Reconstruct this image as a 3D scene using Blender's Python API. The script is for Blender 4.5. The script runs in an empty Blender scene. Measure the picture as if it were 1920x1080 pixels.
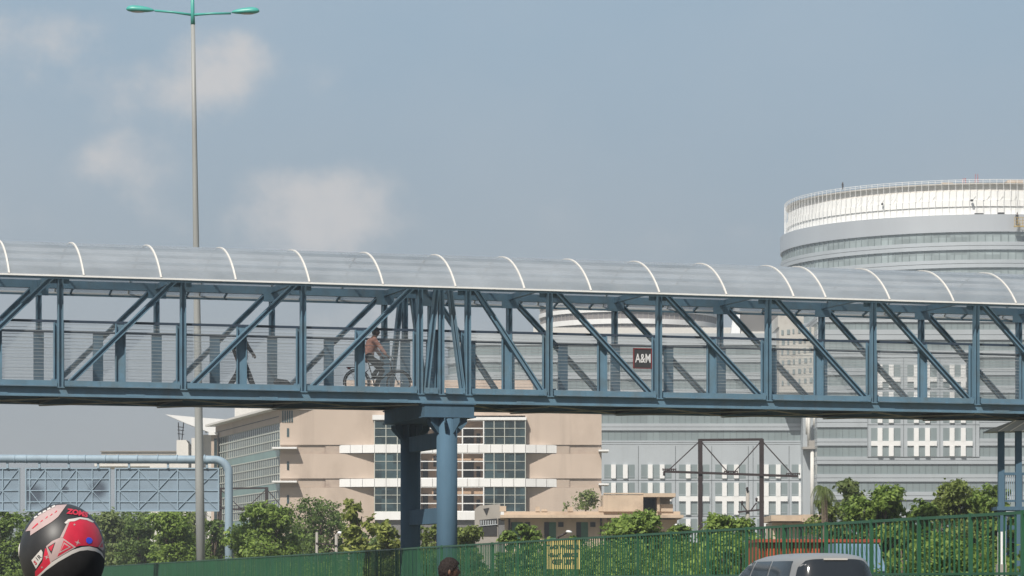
import bpy, bmesh, math, random
import numpy as np
from mathutils import Vector, Matrix
random.seed(7)
R = math.radians
sc = bpy.context.scene
COL = sc.collection
F, HY, CAMH = 5773.0, 1090.0, 1.35        # focal length in px of the 1920 px frame, horizon row, eye height

def P(px, py, D):
    return Vector(((px-960)/F*D, D, CAMH+(HY-py)/F*D))

# ------------------------------------------------------------------ materials
def mat(name, col, rough=.6, metal=0., var=.0, vscale=3., bump=0., bscale=40., stain=None, sscale=.6, spec=.5, detail=5, stretch=None):
    m = bpy.data.materials.new(name); m.use_nodes = True
    nt = m.node_tree; b = nt.nodes['Principled BSDF']
    b.inputs['Roughness'].default_value = rough
    b.inputs['Metallic'].default_value = metal
    b.inputs['Specular IOR Level'].default_value = spec
    c = (*col, 1)
    b.inputs['Base Color'].default_value = c
    if var or stain or bump:
        tc = nt.nodes.new('ShaderNodeTexCoord')
        vec = tc.outputs['Object']
        if stretch:
            mp = nt.nodes.new('ShaderNodeMapping'); mp.inputs['Scale'].default_value = stretch
            nt.links.new(vec, mp.inputs[0]); vec = mp.outputs[0]
    out = None
    if var:
        n = nt.nodes.new('ShaderNodeTexNoise'); n.inputs['Scale'].default_value = vscale; n.inputs['Detail'].default_value = detail
        nt.links.new(vec, n.inputs['Vector'])
        r = nt.nodes.new('ShaderNodeValToRGB')
        r.color_ramp.elements[0].position = .3; r.color_ramp.elements[1].position = .7
        r.color_ramp.elements[0].color = (*[x*(1-var) for x in col], 1)
        r.color_ramp.elements[1].color = (*[min(1, x*(1+var)) for x in col], 1)
        nt.links.new(n.outputs['Fac'], r.inputs[0]); out = r.outputs[0]
    if stain:
        n2 = nt.nodes.new('ShaderNodeTexNoise'); n2.inputs['Scale'].default_value = sscale; n2.inputs['Detail'].default_value = 8
        n2.inputs['Roughness'].default_value = .65
        nt.links.new(vec, n2.inputs['Vector'])
        r2 = nt.nodes.new('ShaderNodeValToRGB')
        r2.color_ramp.elements[0].position = .5; r2.color_ramp.elements[0].color = (0, 0, 0, 1)
        r2.color_ramp.elements[1].position = .72; r2.color_ramp.elements[1].color = (.8, .8, .8, 1)
        nt.links.new(n2.outputs['Fac'], r2.inputs[0])
        mx = nt.nodes.new('ShaderNodeMix'); mx.data_type = 'RGBA'
        nt.links.new(r2.outputs[0], mx.inputs[0])
        if out: nt.links.new(out, mx.inputs[6])
        else: mx.inputs[6].default_value = c
        mx.inputs[7].default_value = (*stain, 1)
        out = mx.outputs[2]
    if out: nt.links.new(out, b.inputs['Base Color'])
    if bump:
        n3 = nt.nodes.new('ShaderNodeTexNoise'); n3.inputs['Scale'].default_value = bscale; n3.inputs['Detail'].default_value = 4
        nt.links.new(vec, n3.inputs['Vector'])
        bp = nt.nodes.new('ShaderNodeBump'); bp.inputs['Strength'].default_value = bump; bp.inputs['Distance'].default_value = .05
        nt.links.new(n3.outputs['Fac'], bp.inputs['Height']); nt.links.new(bp.outputs[0], b.inputs['Normal'])
    return m

def rain_streaks(m, col, sx=.9, amt=.55):
    nt = m.node_tree; b = nt.nodes['Principled BSDF']; src = b.inputs['Base Color'].links[0].from_socket
    tc = nt.nodes.new('ShaderNodeTexCoord'); mp = nt.nodes.new('ShaderNodeMapping'); mp.inputs['Scale'].default_value = (sx, sx, sx*.05)
    n = nt.nodes.new('ShaderNodeTexNoise'); n.inputs['Scale'].default_value = 1.; n.inputs['Detail'].default_value = 6; n.inputs['Roughness'].default_value = .7
    mr = nt.nodes.new('ShaderNodeMapRange'); mr.inputs[1].default_value = .52; mr.inputs[2].default_value = .78; mr.inputs[4].default_value = amt
    mx = nt.nodes.new('ShaderNodeMix'); mx.data_type = 'RGBA'; mx.inputs[7].default_value = (*col, 1)
    nt.links.new(tc.outputs['Object'], mp.inputs[0]); nt.links.new(mp.outputs[0], n.inputs['Vector']); nt.links.new(n.outputs['Fac'], mr.inputs[0])
    nt.links.new(mr.outputs[0], mx.inputs[0]); nt.links.new(src, mx.inputs[6]); nt.links.new(mx.outputs[2], b.inputs['Base Color'])
def pane_variation(m, cell, amt):
    nt = m.node_tree; b = nt.nodes['Principled BSDF']; src = b.inputs['Base Color'].links[0].from_socket
    tc = nt.nodes.new('ShaderNodeTexCoord'); sn = nt.nodes.new('ShaderNodeVectorMath'); sn.operation = 'SNAP'; sn.inputs[1].default_value = cell
    wn = nt.nodes.new('ShaderNodeTexWhiteNoise'); wn.noise_dimensions = '3D'; mr = nt.nodes.new('ShaderNodeMapRange'); mr.inputs[3].default_value = 1-amt; mr.inputs[4].default_value = 1+amt
    vm = nt.nodes.new('ShaderNodeVectorMath'); vm.operation = 'SCALE'
    nt.links.new(tc.outputs['Object'], sn.inputs[0]); nt.links.new(sn.outputs[0], wn.inputs['Vector']); nt.links.new(wn.outputs['Value'], mr.inputs[0])
    nt.links.new(src, vm.inputs[0]); nt.links.new(mr.outputs[0], vm.inputs['Scale']); nt.links.new(vm.outputs[0], b.inputs['Base Color'])
def sheet_mat(name, col, alpha, rough=.3, transl=.3, spec=.5, var=.1, streak=False):
    """a see-through sheet: part clear, part dirty film"""
    m = mat(name, col, rough, var=var, vscale=1.3, spec=spec); nt = m.node_tree
    b = nt.nodes['Principled BSDF']; o = nt.nodes['Material Output']
    tr = nt.nodes.new('ShaderNodeBsdfTransparent'); tl = nt.nodes.new('ShaderNodeBsdfTranslucent')
    tl.inputs[0].default_value = (*col, 1)
    m1 = nt.nodes.new('ShaderNodeMixShader'); m1.inputs[0].default_value = transl
    nt.links.new(b.outputs[0], m1.inputs[1]); nt.links.new(tl.outputs[0], m1.inputs[2])
    m2 = nt.nodes.new('ShaderNodeMixShader'); m2.inputs[0].default_value = alpha
    nt.links.new(tr.outputs[0], m2.inputs[1]); nt.links.new(m1.outputs[0], m2.inputs[2])
    nt.links.new(m2.outputs[0], o.inputs[0])
    if streak:
        tc = nt.nodes.new('ShaderNodeTexCoord'); mp = nt.nodes.new('ShaderNodeMapping'); mp.inputs['Scale'].default_value = streak
        n = nt.nodes.new('ShaderNodeTexNoise'); n.inputs['Scale'].default_value = 1.; n.inputs['Detail'].default_value = 7
        mr = nt.nodes.new('ShaderNodeMapRange'); mr.inputs[1].default_value = .32; mr.inputs[2].default_value = .7
        mr.inputs[3].default_value = alpha*.78; mr.inputs[4].default_value = min(1, alpha*1.22)
        nt.links.new(tc.outputs['Object'], mp.inputs[0]); nt.links.new(mp.outputs[0], n.inputs['Vector'])
        oi = nt.nodes.new('ShaderNodeObjectInfo'); sc1 = nt.nodes.new('ShaderNodeMath'); sc1.operation = 'MULTIPLY_ADD'; sc1.inputs[1].default_value = .10; sc1.inputs[2].default_value = -.05
        ad = nt.nodes.new('ShaderNodeMath'); ad.operation = 'ADD'
        nt.links.new(oi.outputs['Random'], sc1.inputs[0]); nt.links.new(n.outputs['Fac'], mr.inputs[0]); nt.links.new(mr.outputs[0], ad.inputs[0]); nt.links.new(sc1.outputs[0], ad.inputs[1]); nt.links.new(ad.outputs[0], m2.inputs[0])
    return m

def leaf_mat(name, dark, light, transl=.42):
    m = bpy.data.materials.new(name); m.use_nodes = True; nt = m.node_tree
    b = nt.nodes['Principled BSDF']; o = nt.nodes['Material Output']
    b.inputs['Roughness'].default_value = .55; b.inputs['Specular IOR Level'].default_value = .3
    g = nt.nodes.new('ShaderNodeNewGeometry')
    r = nt.nodes.new('ShaderNodeValToRGB')
    r.color_ramp.elements[0].color = (*dark, 1); r.color_ramp.elements[1].color = (*light, 1)
    nt.links.new(g.outputs['Random Per Island'], r.inputs[0])
    nt.links.new(r.outputs[0], b.inputs['Base Color'])
    tl = nt.nodes.new('ShaderNodeBsdfTranslucent'); nt.links.new(r.outputs[0], tl.inputs[0])
    mx = nt.nodes.new('ShaderNodeMixShader'); mx.inputs[0].default_value = transl
    nt.links.new(b.outputs[0], mx.inputs[1]); nt.links.new(tl.outputs[0], mx.inputs[2]); nt.links.new(mx.outputs[0], o.inputs[0])
    return m

M = {}
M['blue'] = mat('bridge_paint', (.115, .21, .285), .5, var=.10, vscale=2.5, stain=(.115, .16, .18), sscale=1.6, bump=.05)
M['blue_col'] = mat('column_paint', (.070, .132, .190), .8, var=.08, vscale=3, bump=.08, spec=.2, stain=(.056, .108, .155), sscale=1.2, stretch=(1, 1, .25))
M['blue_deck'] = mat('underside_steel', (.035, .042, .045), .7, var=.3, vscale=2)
M['brace'] = mat('bracing_steel', (.32, .32, .27), .6, var=.3, vscale=2)
M['gantry'] = mat('gantry_paint', (.27, .36, .43), .6, var=.07, vscale=1.5, stain=(.19, .25, .30), sscale=1., stretch=(1, 1, .3))
M['board'] = mat('board_back', (.215, .285, .35), .65, var=.10, vscale=.9)
M['poly'] = sheet_mat('dirty_polycarbonate', (.57, .61, .65), .48, .16, .45, streak=(.35, .9, .9))
M['white'] = mat('white_paint', (.80, .80, .78), .5, var=.05)
M['wire'] = mat('galvanised_wire', (.36, .39, .40), .5)
M['mesh'] = sheet_mat('fine_wire_mesh', (.56, .60, .62), .11, .6, .35, streak=(1.6, 1.6, .5))
M['deck'] = mat('deck_plate', (.20, .22, .23), .8, var=.2)
M['pole'] = mat('grey_pole_paint', (.30, .31, .30), .5, var=.10, vscale=1.5, stretch=(3, 3, .2))
M['teal'] = mat('teal_paint', (.06, .36, .31), .4, var=.06)
M['lens'] = mat('frosted_lens', (.45, .42, .40), .3)
M['pink'] = mat('pink_stucco', (.505, .412, .338), .9, var=.07, vscale=.25, stain=(.37, .295, .235), sscale=.16, bump=.15, bscale=3, stretch=(1, 1, .7))
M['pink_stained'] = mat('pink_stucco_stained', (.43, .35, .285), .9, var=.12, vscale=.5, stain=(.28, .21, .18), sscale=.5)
M['peach'] = mat('peach_wall', (.52, .36, .25), .9, var=.1, vscale=.5)
M['panelwhite'] = mat('white_cladding', (.80, .80, .79), .45, var=.03, vscale=.3)
M['glass'] = mat('dark_glass', (.032, .058, .066), .1, spec=.5, var=.35, vscale=.22)
M['glassgreen'] = mat('green_spandrel_glass', (.15, .26, .23), .2, spec=.6, var=.12, vscale=.5)
M['glassgrey'] = mat('grey_glass', (.22, .265, .27), .25, spec=.6, var=.10, vscale=.18, stretch=(1, 1, .2))
M['glassblue'] = mat('tower_glass', (.265, .31, .315), .22, spec=.6, var=.2, vscale=.3, stretch=(1, 1, .1))
M['metal'] = mat('silver_cladding', (.42, .455, .48), .5, metal=.15, var=.05, vscale=.2)
M['metalband'] = mat('brushed_cladding', (.56, .59, .62), .38, metal=.45, var=.05, vscale=.15, stretch=(1, 1, .1))
M['joint'] = mat('dark_joint', (.07, .08, .085), .9)
M['tarp'] = mat('white_tarpaulin', (.82, .82, .80), .7, var=.06, vscale=.6, bump=.5, bscale=.8)
M['mullion'] = mat('pale_mullion', (.46, .48, .43), .6)
M['rail'] = mat('dark_handrail', (.03, .048, .075), .5, var=.1)  # top rails, coloured darker than the other bridge steel
M['shaftwall'] = mat('grey_beige_render', (.50, .48, .44), .9, var=.1, vscale=.3, stain=(.34, .31, .27))
M['concrete'] = mat('weathered_concrete', (.33, .31, .28), .9, var=.15, vscale=.4, stain=(.2, .18, .16), sscale=.4)
M['darkconcrete'] = mat('dark_concrete', (.16, .155, .15), .9, var=.12, vscale=.3)
M['beige'] = mat('beige_plaster', (.53, .42, .315), .9, var=.08, vscale=.6, stain=(.36, .27, .20), sscale=.7, bump=.1, bscale=6)
M['paleband'] = mat('pale_band', (.66, .64, .60), .7, var=.06)
M['greydark'] = mat('grey_glass_band', (.19, .175, .175), .4, var=.12, vscale=.4)
M['green_door'] = mat('green_door_paint', (.04, .13, .075), .6, var=.2, vscale=2)
M['hole'] = mat('dark_interior', (.03, .03, .03), .9)
M['maroon'] = mat('rusty_maroon_steel', (.028, .018, .019), .6, var=.3, vscale=3)
M['fence'] = mat('green_fence_paint', (.020, .098, .044), .45, var=.15, vscale=1.2, stain=(.03, .10, .07), sscale=2.)
M['yellow'] = mat('yellow_sign_face', (.62, .48, .17), .6, var=.08)
M['black'] = mat('black_lettering', (.02, .02, .02), .6)
M['letter'] = mat('white_lettering', (.66, .66, .66), .6)
M['signred'] = mat('faded_red_border', (.20, .03, .03), .6)
M['orangedark'] = mat('dark_orange_sheet', (.30, .055, .025), .7, var=.15)
M['signdark'] = mat('dark_sign_face', (.035, .037, .04), .6, var=.1)
M['red'] = mat('red_paint', (.42, .03, .035), .5)
M['orange'] = mat('orange_sheet', (.42, .085, .03), .6, var=.12, vscale=1.5, stain=(.28, .06, .03), sscale=1.5)
M['bluesheet'] = mat('blue_sheet', (.19, .30, .42), .6, var=.1, vscale=1.5)
M['silver'] = mat('silver_car_paint', (.30, .30, .295), .28, metal=.35, var=.02, spec=.6)
M['carglass'] = mat('tinted_glass', (.022, .027, .032), .08, spec=.7)
M['rubber'] = mat('rubber', (.02, .02, .02), .8)
M['bark'] = mat('bark', (.12, .09, .065), .9, var=.3, vscale=6, bump=.5, bscale=20)
M['asphalt'] = mat('asphalt', (.05, .05, .05), .9, var=.2, vscale=2, bump=.2)
M['soil'] = mat('dry_soil_and_grass', (.16, .14, .09), .95, var=.3, vscale=.2, stain=(.07, .10, .035), sscale=.08)
M['kerb'] = mat('kerb_stone', (.30, .29, .27), .9, var=.15)
M['skin'] = mat('brown_skin', (.17, .085, .05), .55, var=.06, vscale=8)
M['hair'] = mat('black_hair', (.026, .019, .017), .75, var=.4, vscale=60, spec=.2, bump=.4, bscale=120)
M['shirt_pink'] = mat('pink_checked_shirt', (.52, .27, .21), .85, var=.25, vscale=14)
M['dark_cloth'] = mat('charcoal_cloth', (.028, .03, .034), .9, var=.2, vscale=8)
M['grey_cloth'] = mat('grey_cloth', (.09, .088, .085), .9, var=.2, vscale=8)
M['blue_cloth'] = mat('pale_blue_shirt', (.30, .36, .44), .85, var=.1, vscale=8)
M['helmetblack'] = mat('satin_black_shell', (.026, .026, .027), .48, spec=.5, var=.2, vscale=20)
M['helmetred'] = mat('red_helmet_paint', (.52, .022, .05), .42, spec=.5, var=.12, vscale=25)
M['helmetpale'] = mat('pale_pink_decal', (.43, .32, .31), .4, var=.06, vscale=30)
M['helmetwhite'] = mat('silver_white_decal', (.58, .55, .52), .4)
M['hologram'] = mat('blue_sticker', (.06, .09, .75), .2, metal=.3)
M['padding'] = mat('helmet_padding', (.012, .012, .013), .9, var=.3, vscale=30)
M['chrome'] = mat('chrome', (.6, .6, .6), .2, metal=1.)
M['paper'] = mat('crumpled_paper', (.68, .66, .60), .8, var=.1, vscale=20)
M['yellowmetal'] = mat('yellow_cradle_steel', (.45, .32, .10), .6, var=.2)
M['leaf_mid'] = leaf_mat('leaf_mid', (0.092, 0.155, 0.032), (0.265, 0.365, 0.085))
M['leaf_bright'] = leaf_mat('leaf_bright', (0.105, 0.175, 0.034), (0.31, 0.42, 0.095))
M['leaf_dark'] = leaf_mat('leaf_dark', (0.078, 0.13, 0.032), (0.2, 0.285, 0.075))
M['leaf_olive'] = leaf_mat('leaf_olive', (0.11, 0.15, 0.037), (0.275, 0.335, 0.09))
M['leaf_yellow'] = leaf_mat('leaf_yellow', (0.11, 0.15, 0.024), (0.42, 0.46, 0.13))
M['leaf_grey'] = leaf_mat('leaf_grey', (0.1, 0.14, 0.042), (0.25, 0.31, 0.11))

rain_streaks(M['pink'], (.33, .265, .215), .7, .6); rain_streaks(M['beige'], (.30, .235, .18), 1.3, .6); rain_streaks(M['blue'], (.13, .125, .11), 3.5, .45); rain_streaks(M['blue_col'], (.05, .08, .105), 3., .5)
rain_streaks(M['metal'], (.33, .355, .365), .5, .5); rain_streaks(M['panelwhite'], (.60, .585, .55), .8, .5); rain_streaks(M['pole'], (.20, .19, .175), 4., .6); rain_streaks(M['fence'], (.035, .075, .04), 3., .5)
pane_variation(M['glass'], (1.235, 50, .93), .45); pane_variation(M['glassgrey'], (2.0, 50, 30), .10); pane_variation(M['glassblue'], (2.6, 3., 2.8), .16)
# ------------------------------------------------------------------ mesh builder
class MB:
    def __init__(s): s.v = []; s.f = []; s.m = []; s.s = []
    def add(s, vs, fs, m=0, smooth=False):
        o = len(s.v); s.v += [tuple(v) for v in vs]
        for f in fs:
            s.f.append(tuple(i+o for i in f)); s.m.append(m); s.s.append(smooth)
    def box(s, x0, x1, y0, y1, z0, z1, m=0):
        x0, x1 = sorted((x0, x1)); y0, y1 = sorted((y0, y1)); z0, z1 = sorted((z0, z1))
        s.add([(x0, y0, z0), (x1, y0, z0), (x1, y1, z0), (x0, y1, z0), (x0, y0, z1), (x1, y0, z1), (x1, y1, z1), (x0, y1, z1)],
              [(0, 3, 2, 1), (4, 5, 6, 7), (0, 1, 5, 4), (1, 2, 6, 5), (2, 3, 7, 6), (3, 0, 4, 7)], m)
    def obox(s, p, q, b, b0, b1, n, n0, n1, m=0):
        p, q = Vector(p), Vector(q); vs = []
        for e in (p, q):
            for (i, j) in ((b0, n0), (b1, n0), (b1, n1), (b0, n1)): vs.append(e+b*i+n*j)
        s.add(vs, [(0, 1, 2, 3), (7, 6, 5, 4), (0, 4, 5, 1), (1, 5, 6, 2), (2, 6, 7, 3), (3, 7, 4, 0)], m)
    def bar(s, p, q, w, h=None, m=0, up=(0, 0, 1)):
        p, q = Vector(p), Vector(q); a = (q-p).normalized(); up = Vector(up)
        if abs(a.dot(up)) > .99: up = Vector((0, 1, 0))
        b = a.cross(up).normalized(); n = b.cross(a).normalized(); h = h or w
        s.obox(p, q, b, -w/2, w/2, n, -h/2, h/2, m)
    def ibeam(s, p, q, n, w, d, tf=.018, tw=.012, m=0):
        p, q = Vector(p), Vector(q); n = Vector(n).normalized(); a = (q-p).normalized(); b = n.cross(a).normalized()
        s.obox(p, q, b, -w/2, -w/2+tf, n, -d/2, d/2, m); s.obox(p, q, b, w/2-tf, w/2, n, -d/2, d/2, m)
        s.obox(p, q, b, -w/2+tf, w/2-tf, n, -tw/2, tw/2, m)
    def tube(s, pts, rad, seg=10, m=0, cap=True, smooth=True, squash=None):
        pts = [Vector(p) for p in pts]; n = len(pts)
        rad = [rad]*n if not isinstance(rad, (list, tuple)) else rad
        vs = []; prev = None
        for i, p in enumerate(pts):
            t = (pts[min(i+1, n-1)]-pts[max(i-1, 0)]).normalized()
            if prev is None:
                ref = Vector((0, 1, 0)) if abs(t.y) < .9 else Vector((1, 0, 0))
                u = (ref-t*ref.dot(t)).normalized()
            else:
                u = (prev-t*prev.dot(t)).normalized()
            prev = u; w = t.cross(u)
            sq = squash if squash else (1, 1)
            for k in range(seg):
                a = 2*math.pi*k/seg
                vs.append(p+(u*math.cos(a)*sq[0]+w*math.sin(a)*sq[1])*rad[i])
        fs = [(i*seg+k, i*seg+(k+1) % seg, (i+1)*seg+(k+1) % seg, (i+1)*seg+k) for i in range(n-1) for k in range(seg)]
        s.add(vs, fs, m, smooth)
        if cap:
            o = len(s.v)-len(vs)
            s.f.append(tuple(o+k for k in reversed(range(seg)))); s.m.append(m); s.s.append(False)
            s.f.append(tuple(o+(n-1)*seg+k for k in range(seg))); s.m.append(m); s.s.append(False)
    def ball(s, c, r, seg=16, rings=10, m=0, rot=None):
        c = Vector(c); r = (r, r, r) if not isinstance(r, (tuple, list)) else r; vs = []; fs = []
        for i in range(rings+1):
            th = math.pi*i/rings
            for k in range(seg):
                a = 2*math.pi*k/seg
                v = Vector((r[0]*math.sin(th)*math.cos(a), r[1]*math.sin(th)*math.sin(a), r[2]*math.cos(th)))
                if rot: v = rot @ v
                vs.append(c+v)
        fs = [(i*seg+k, (i+1)*seg+k, (i+1)*seg+(k+1) % seg, i*seg+(k+1) % seg) for i in range(rings) for k in range(seg)]
        s.add(vs, fs, m, True)
    def prism(s, poly, ext, m=0):
        poly = [Vector(p) for p in poly]; e = Vector(ext); n = len(poly)
        s.add(poly+[p+e for p in poly], [tuple(range(n))[::-1], tuple(range(n, 2*n))]+[(i, (i+1) % n, n+(i+1) % n, n+i) for i in range(n)], m)
    def ring(s, c, r0, r1, z0, z1, a0, a1, seg, m=0, smooth=True):
        """a curved wall from radius r0 (inner) to r1 (outer) between two angles"""
        vs = []; fs = []
        for i in range(seg+1):
            a = a0+(a1-a0)*i/seg; ca, sa = math.cos(a), math.sin(a)
            for (r, z) in ((r1, z0), (r1, z1), (r0, z1), (r0, z0)): vs.append((c[0]+r*ca, c[1]+r*sa, z))
        for i in range(seg):
            for k in range(4):
                fs.append((i*4+k, (i+1)*4+k, (i+1)*4+(k+1) % 4, i*4+(k+1) % 4))
        s.add(vs, fs, m, False)
    def build(s, name, mats, parent=None):
        me = bpy.data.meshes.new(name); me.from_pydata(s.v, [], s.f)
        mats = mats if isinstance(mats, (list, tuple)) else [mats]
        for x in mats: me.materials.append(M[x])
        if len(mats) > 1: me.polygons.foreach_set('material_index', s.m)
        me.polygons.foreach_set('use_smooth', s.s); me.update()
        bm = bmesh.new(); bm.from_mesh(me); bmesh.ops.recalc_face_normals(bm, faces=bm.faces); bm.to_mesh(me); bm.free()
        o = bpy.data.objects.new(name, me); COL.objects.link(o)
        if parent is not None: o.parent = parent
        return o

def tag(o, label=None, cat=None, group=None, kind=None):
    if label: o['label'] = label
    if cat: o['category'] = cat
    if group: o['group'] = group
    if kind: o['kind'] = kind
    return o
def empty(name, loc, rz=0, label=None, cat=None, group=None):
    o = bpy.data.objects.new(name, None); COL.objects.link(o); o.empty_display_size = .2
    o.location = loc; o.rotation_euler.z = rz
    return tag(o, label, cat, group)
def copy_tree(o, parent=None):
    c = o.copy(); COL.objects.link(c)
    if parent: c.parent = parent
    for ch in list(o.children): copy_tree(ch, c)
    return c
def part(mb, name, mats, parent, label=None):
    o = mb.build(name, mats, parent)
    if parent is not None and parent.type == 'EMPTY':
        pass
    if label: o['label'] = label
    return o
def world_part(mb, name, mats, root, label=None):
    """mb in world coordinates, root an unrotated Empty at root.location"""
    L = Vector(root.location); mb.v = [tuple(Vector(v)-L) for v in mb.v]
    return part(mb, name, mats, root, label)
def world_sub(mb, name, mats, parentpart, root):
    L = Vector(root.location); mb.v = [tuple(Vector(v)-L) for v in mb.v]
    return mb.build(name, mats, parentpart)
def fb(mb, D, x0, x1, y0, y1, d0, d1, m=0):
    """box on a wall that faces the camera at depth D: pixel rectangle, from d0 to d1 metres towards the viewer"""
    k = D/F
    mb.box((x0-960)*k, (x1-960)*k, D-d1, D-d0, CAMH+(HY-y1)*k, CAMH+(HY-y0)*k, m)
def text_mb(body, size, depth=.004, bold=.0):
    cu = bpy.data.curves.new('lettering', 'FONT'); cu.body = body; cu.size = size; cu.extrude = depth; cu.offset = bold
    cu.align_x = 'CENTER'; cu.align_y = 'CENTER'; cu.resolution_u = 3
    o = bpy.data.objects.new('lettering', cu); COL.objects.link(o)
    dg = bpy.context.evaluated_depsgraph_get(); me = bpy.data.meshes.new_from_object(o.evaluated_get(dg))
    bpy.data.objects.remove(o); bpy.data.curves.remove(cu)
    return me
def remesh(o, voxel, smooth=2):
    md = o.modifiers.new('r', 'REMESH'); md.mode = 'VOXEL'; md.voxel_size = voxel; md.use_smooth_shade = True
    if smooth:
        sm = o.modifiers.new('s', 'SMOOTH'); sm.iterations = smooth; sm.factor = .5
    dg = bpy.context.evaluated_depsgraph_get(); me = bpy.data.meshes.new_from_object(o.evaluated_get(dg))
    o.modifiers.clear(); old = o.data; mats = list(old.materials); o.data = me; bpy.data.meshes.remove(old)
    if not me.materials:
        for x in mats: me.materials.append(x)
    return o

# ------------------------------------------------------------------ camera, sun, sky
cam = bpy.data.cameras.new('camera'); co = bpy.data.objects.new('camera', cam); COL.objects.link(co)
co.location = (0, 0, CAMH); co.rotation_euler = (R(90), 0, 0)
cam.sensor_width = 36; cam.lens = F/1920*36; cam.shift_y = (HY-540)/1920
cam.clip_start = .1; cam.clip_end = 8000
sc.camera = co
EL, AZ = R(48), R(24)                        # sun behind the viewer's left shoulder
sd = Vector((-math.sin(AZ)*math.cos(EL), -math.cos(AZ)*math.cos(EL), math.sin(EL)))
sun = bpy.data.lights.new('sun', 'SUN'); sun.energy = 5.0; sun.angle = R(.5); sun.color = (1, .95, .87)
so = bpy.data.objects.new('sun', sun); COL.objects.link(so); so.rotation_euler = (-sd).to_track_quat('-Z', 'Y').to_euler()
w = bpy.data.worlds.new('World'); sc.world = w; w.use_nodes = True
nt = w.node_tree; N = nt.nodes; LK = nt.links
for n in list(N): N.remove(n)
def nd(t, **k):
    n = N.new(t)
    for a, b in k.items(): setattr(n, a, b)
    return n
def mth(op, a, b=None, clamp=False):
    n = nd('ShaderNodeMath', operation=op); n.use_clamp = clamp
    for i, x in enumerate((a, b)):
        if x is None: continue
        if isinstance(x, (int, float)): n.inputs[i].default_value = x
        else: LK.new(x, n.inputs[i])
    return n.outputs[0]
sky = nd('ShaderNodeTexSky', sky_type='NISHITA', sun_disc=False); sky.sun_elevation = EL
sky.sun_rotation = math.atan2(sd.x, sd.y); sky.air_density = 1.0; sky.dust_density = 2.4; sky.ozone_density = 1.6; sky.altitude = 200
tint = nd('ShaderNodeMix', data_type='RGBA', blend_type='MULTIPLY'); tint.inputs[0].default_value = 1
LK.new(sky.outputs[0], tint.inputs[6]); tint.inputs[7].default_value = (.92, .93, .95, 1)
bg = nd('ShaderNodeBackground'); bg.inputs[1].default_value = .05; LK.new(tint.outputs[2], bg.inputs[0])
tc = nd('ShaderNodeTexCoord'); sp = nd('ShaderNodeSeparateXYZ'); LK.new(tc.outputs['Generated'], sp.inputs[0])
yy = mth('MAXIMUM', sp.outputs[1], .02)
U = mth('MULTIPLY', mth('DIVIDE', sp.outputs[0], yy), F/1000); V = mth('MULTIPLY', mth('DIVIDE', sp.outputs[2], yy), F/1000)
cb = nd('ShaderNodeCombineXYZ'); LK.new(U, cb.inputs[0]); LK.new(V, cb.inputs[1])
nz = nd('ShaderNodeTexNoise'); nz.inputs['Scale'].default_value = 8.5; nz.inputs['Detail'].default_value = 11; nz.inputs['Roughness'].default_value = .6
LK.new(cb.outputs[0], nz.inputs['Vector'])
nz2 = nd('ShaderNodeTexNoise'); nz2.inputs['Scale'].default_value = 2.2; nz2.inputs['Detail'].default_value = 5
LK.new(cb.outputs[0], nz2.inputs['Vector'])
tot = None
for (px, py, rx, ry, a) in ((600, 375, 180, 100, 1.15), (400, 110, 140, 90, .95), (300, 175, 170, 80, .55), (80, 65, 140, 90, .75), (225, 300, 120, 70, .75), (620, 135, 60, 50, .45),
                            (1310, 440, 150, 50, .35), (1060, 390, 90, 40, .22), (260, 410, 110, 60, .35), (700, 600, 300, 90, .55), (60, 400, 110, 80, .25), (560, 430, 220, 60, .4)):
    dx = mth('DIVIDE', mth('SUBTRACT', U, (px-960)/1000), rx/1000); dy = mth('DIVIDE', mth('SUBTRACT', V, (HY-py)/1000), ry/1000)
    dyu = mth('MULTIPLY', mth('MAXIMUM', dy, 0.), 1.35); dy = mth('ADD', dyu, mth('MULTIPLY', mth('MINIMUM', dy, 0.), .8))
    d2 = mth('ADD', mth('MULTIPLY', dx, dx), mth('MULTIPLY', dy, dy))
    g = mth('MULTIPLY', mth('SUBTRACT', 1.25, mth('SQRT', d2), True), a)
    tot = g if tot is None else mth('ADD', tot, g)
val = mth('ADD', tot, mth('MULTIPLY', mth('SUBTRACT', nz.outputs['Fac'], .5), 2.1))
cm = nd('ShaderNodeMapRange'); cm.interpolation_type = 'SMOOTHSTEP'; LK.new(val, cm.inputs[0]); cm.inputs[1].default_value = .08; cm.inputs[2].default_value = 1.4
dens = mth('MULTIPLY', cm.outputs[0], mth('MULTIPLY', tot, 2.2, True), True)
veil = mth('MULTIPLY', mth('SUBTRACT', nz2.outputs['Fac'], .35, True), .35)
front = mth('GREATER_THAN', sp.outputs[1], .05)
mask = mth('MULTIPLY', mth('ADD', mth('MULTIPLY', dens, .98), veil), front, True)
hz = nd('ShaderNodeBackground'); elv = nd('ShaderNodeMapRange'); elv.interpolation_type = 'SMOOTHSTEP'; LK.new(sp.outputs[2], elv.inputs[0])
elv.inputs[1].default_value = .02; elv.inputs[2].default_value = .20
hcol = nd('ShaderNodeMix', data_type='RGBA'); LK.new(elv.outputs[0], hcol.inputs[0]); hcol.inputs[6].default_value = (.40, .43, .455, 1); hcol.inputs[7].default_value = (.345, .48, .605, 1)
LK.new(hcol.outputs[2], hz.inputs[0])
hf = nd('ShaderNodeMapRange'); hf.interpolation_type = 'SMOOTHSTEP'; LK.new(sp.outputs[1], hf.inputs[0]); hf.inputs[1].default_value = -.3; hf.inputs[2].default_value = .6; hf.inputs[4].default_value = .8
mh = nd('ShaderNodeMixShader'); LK.new(hf.outputs[0], mh.inputs[0]); LK.new(bg.outputs[0], mh.inputs[1]); LK.new(hz.outputs[0], mh.inputs[2])
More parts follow.
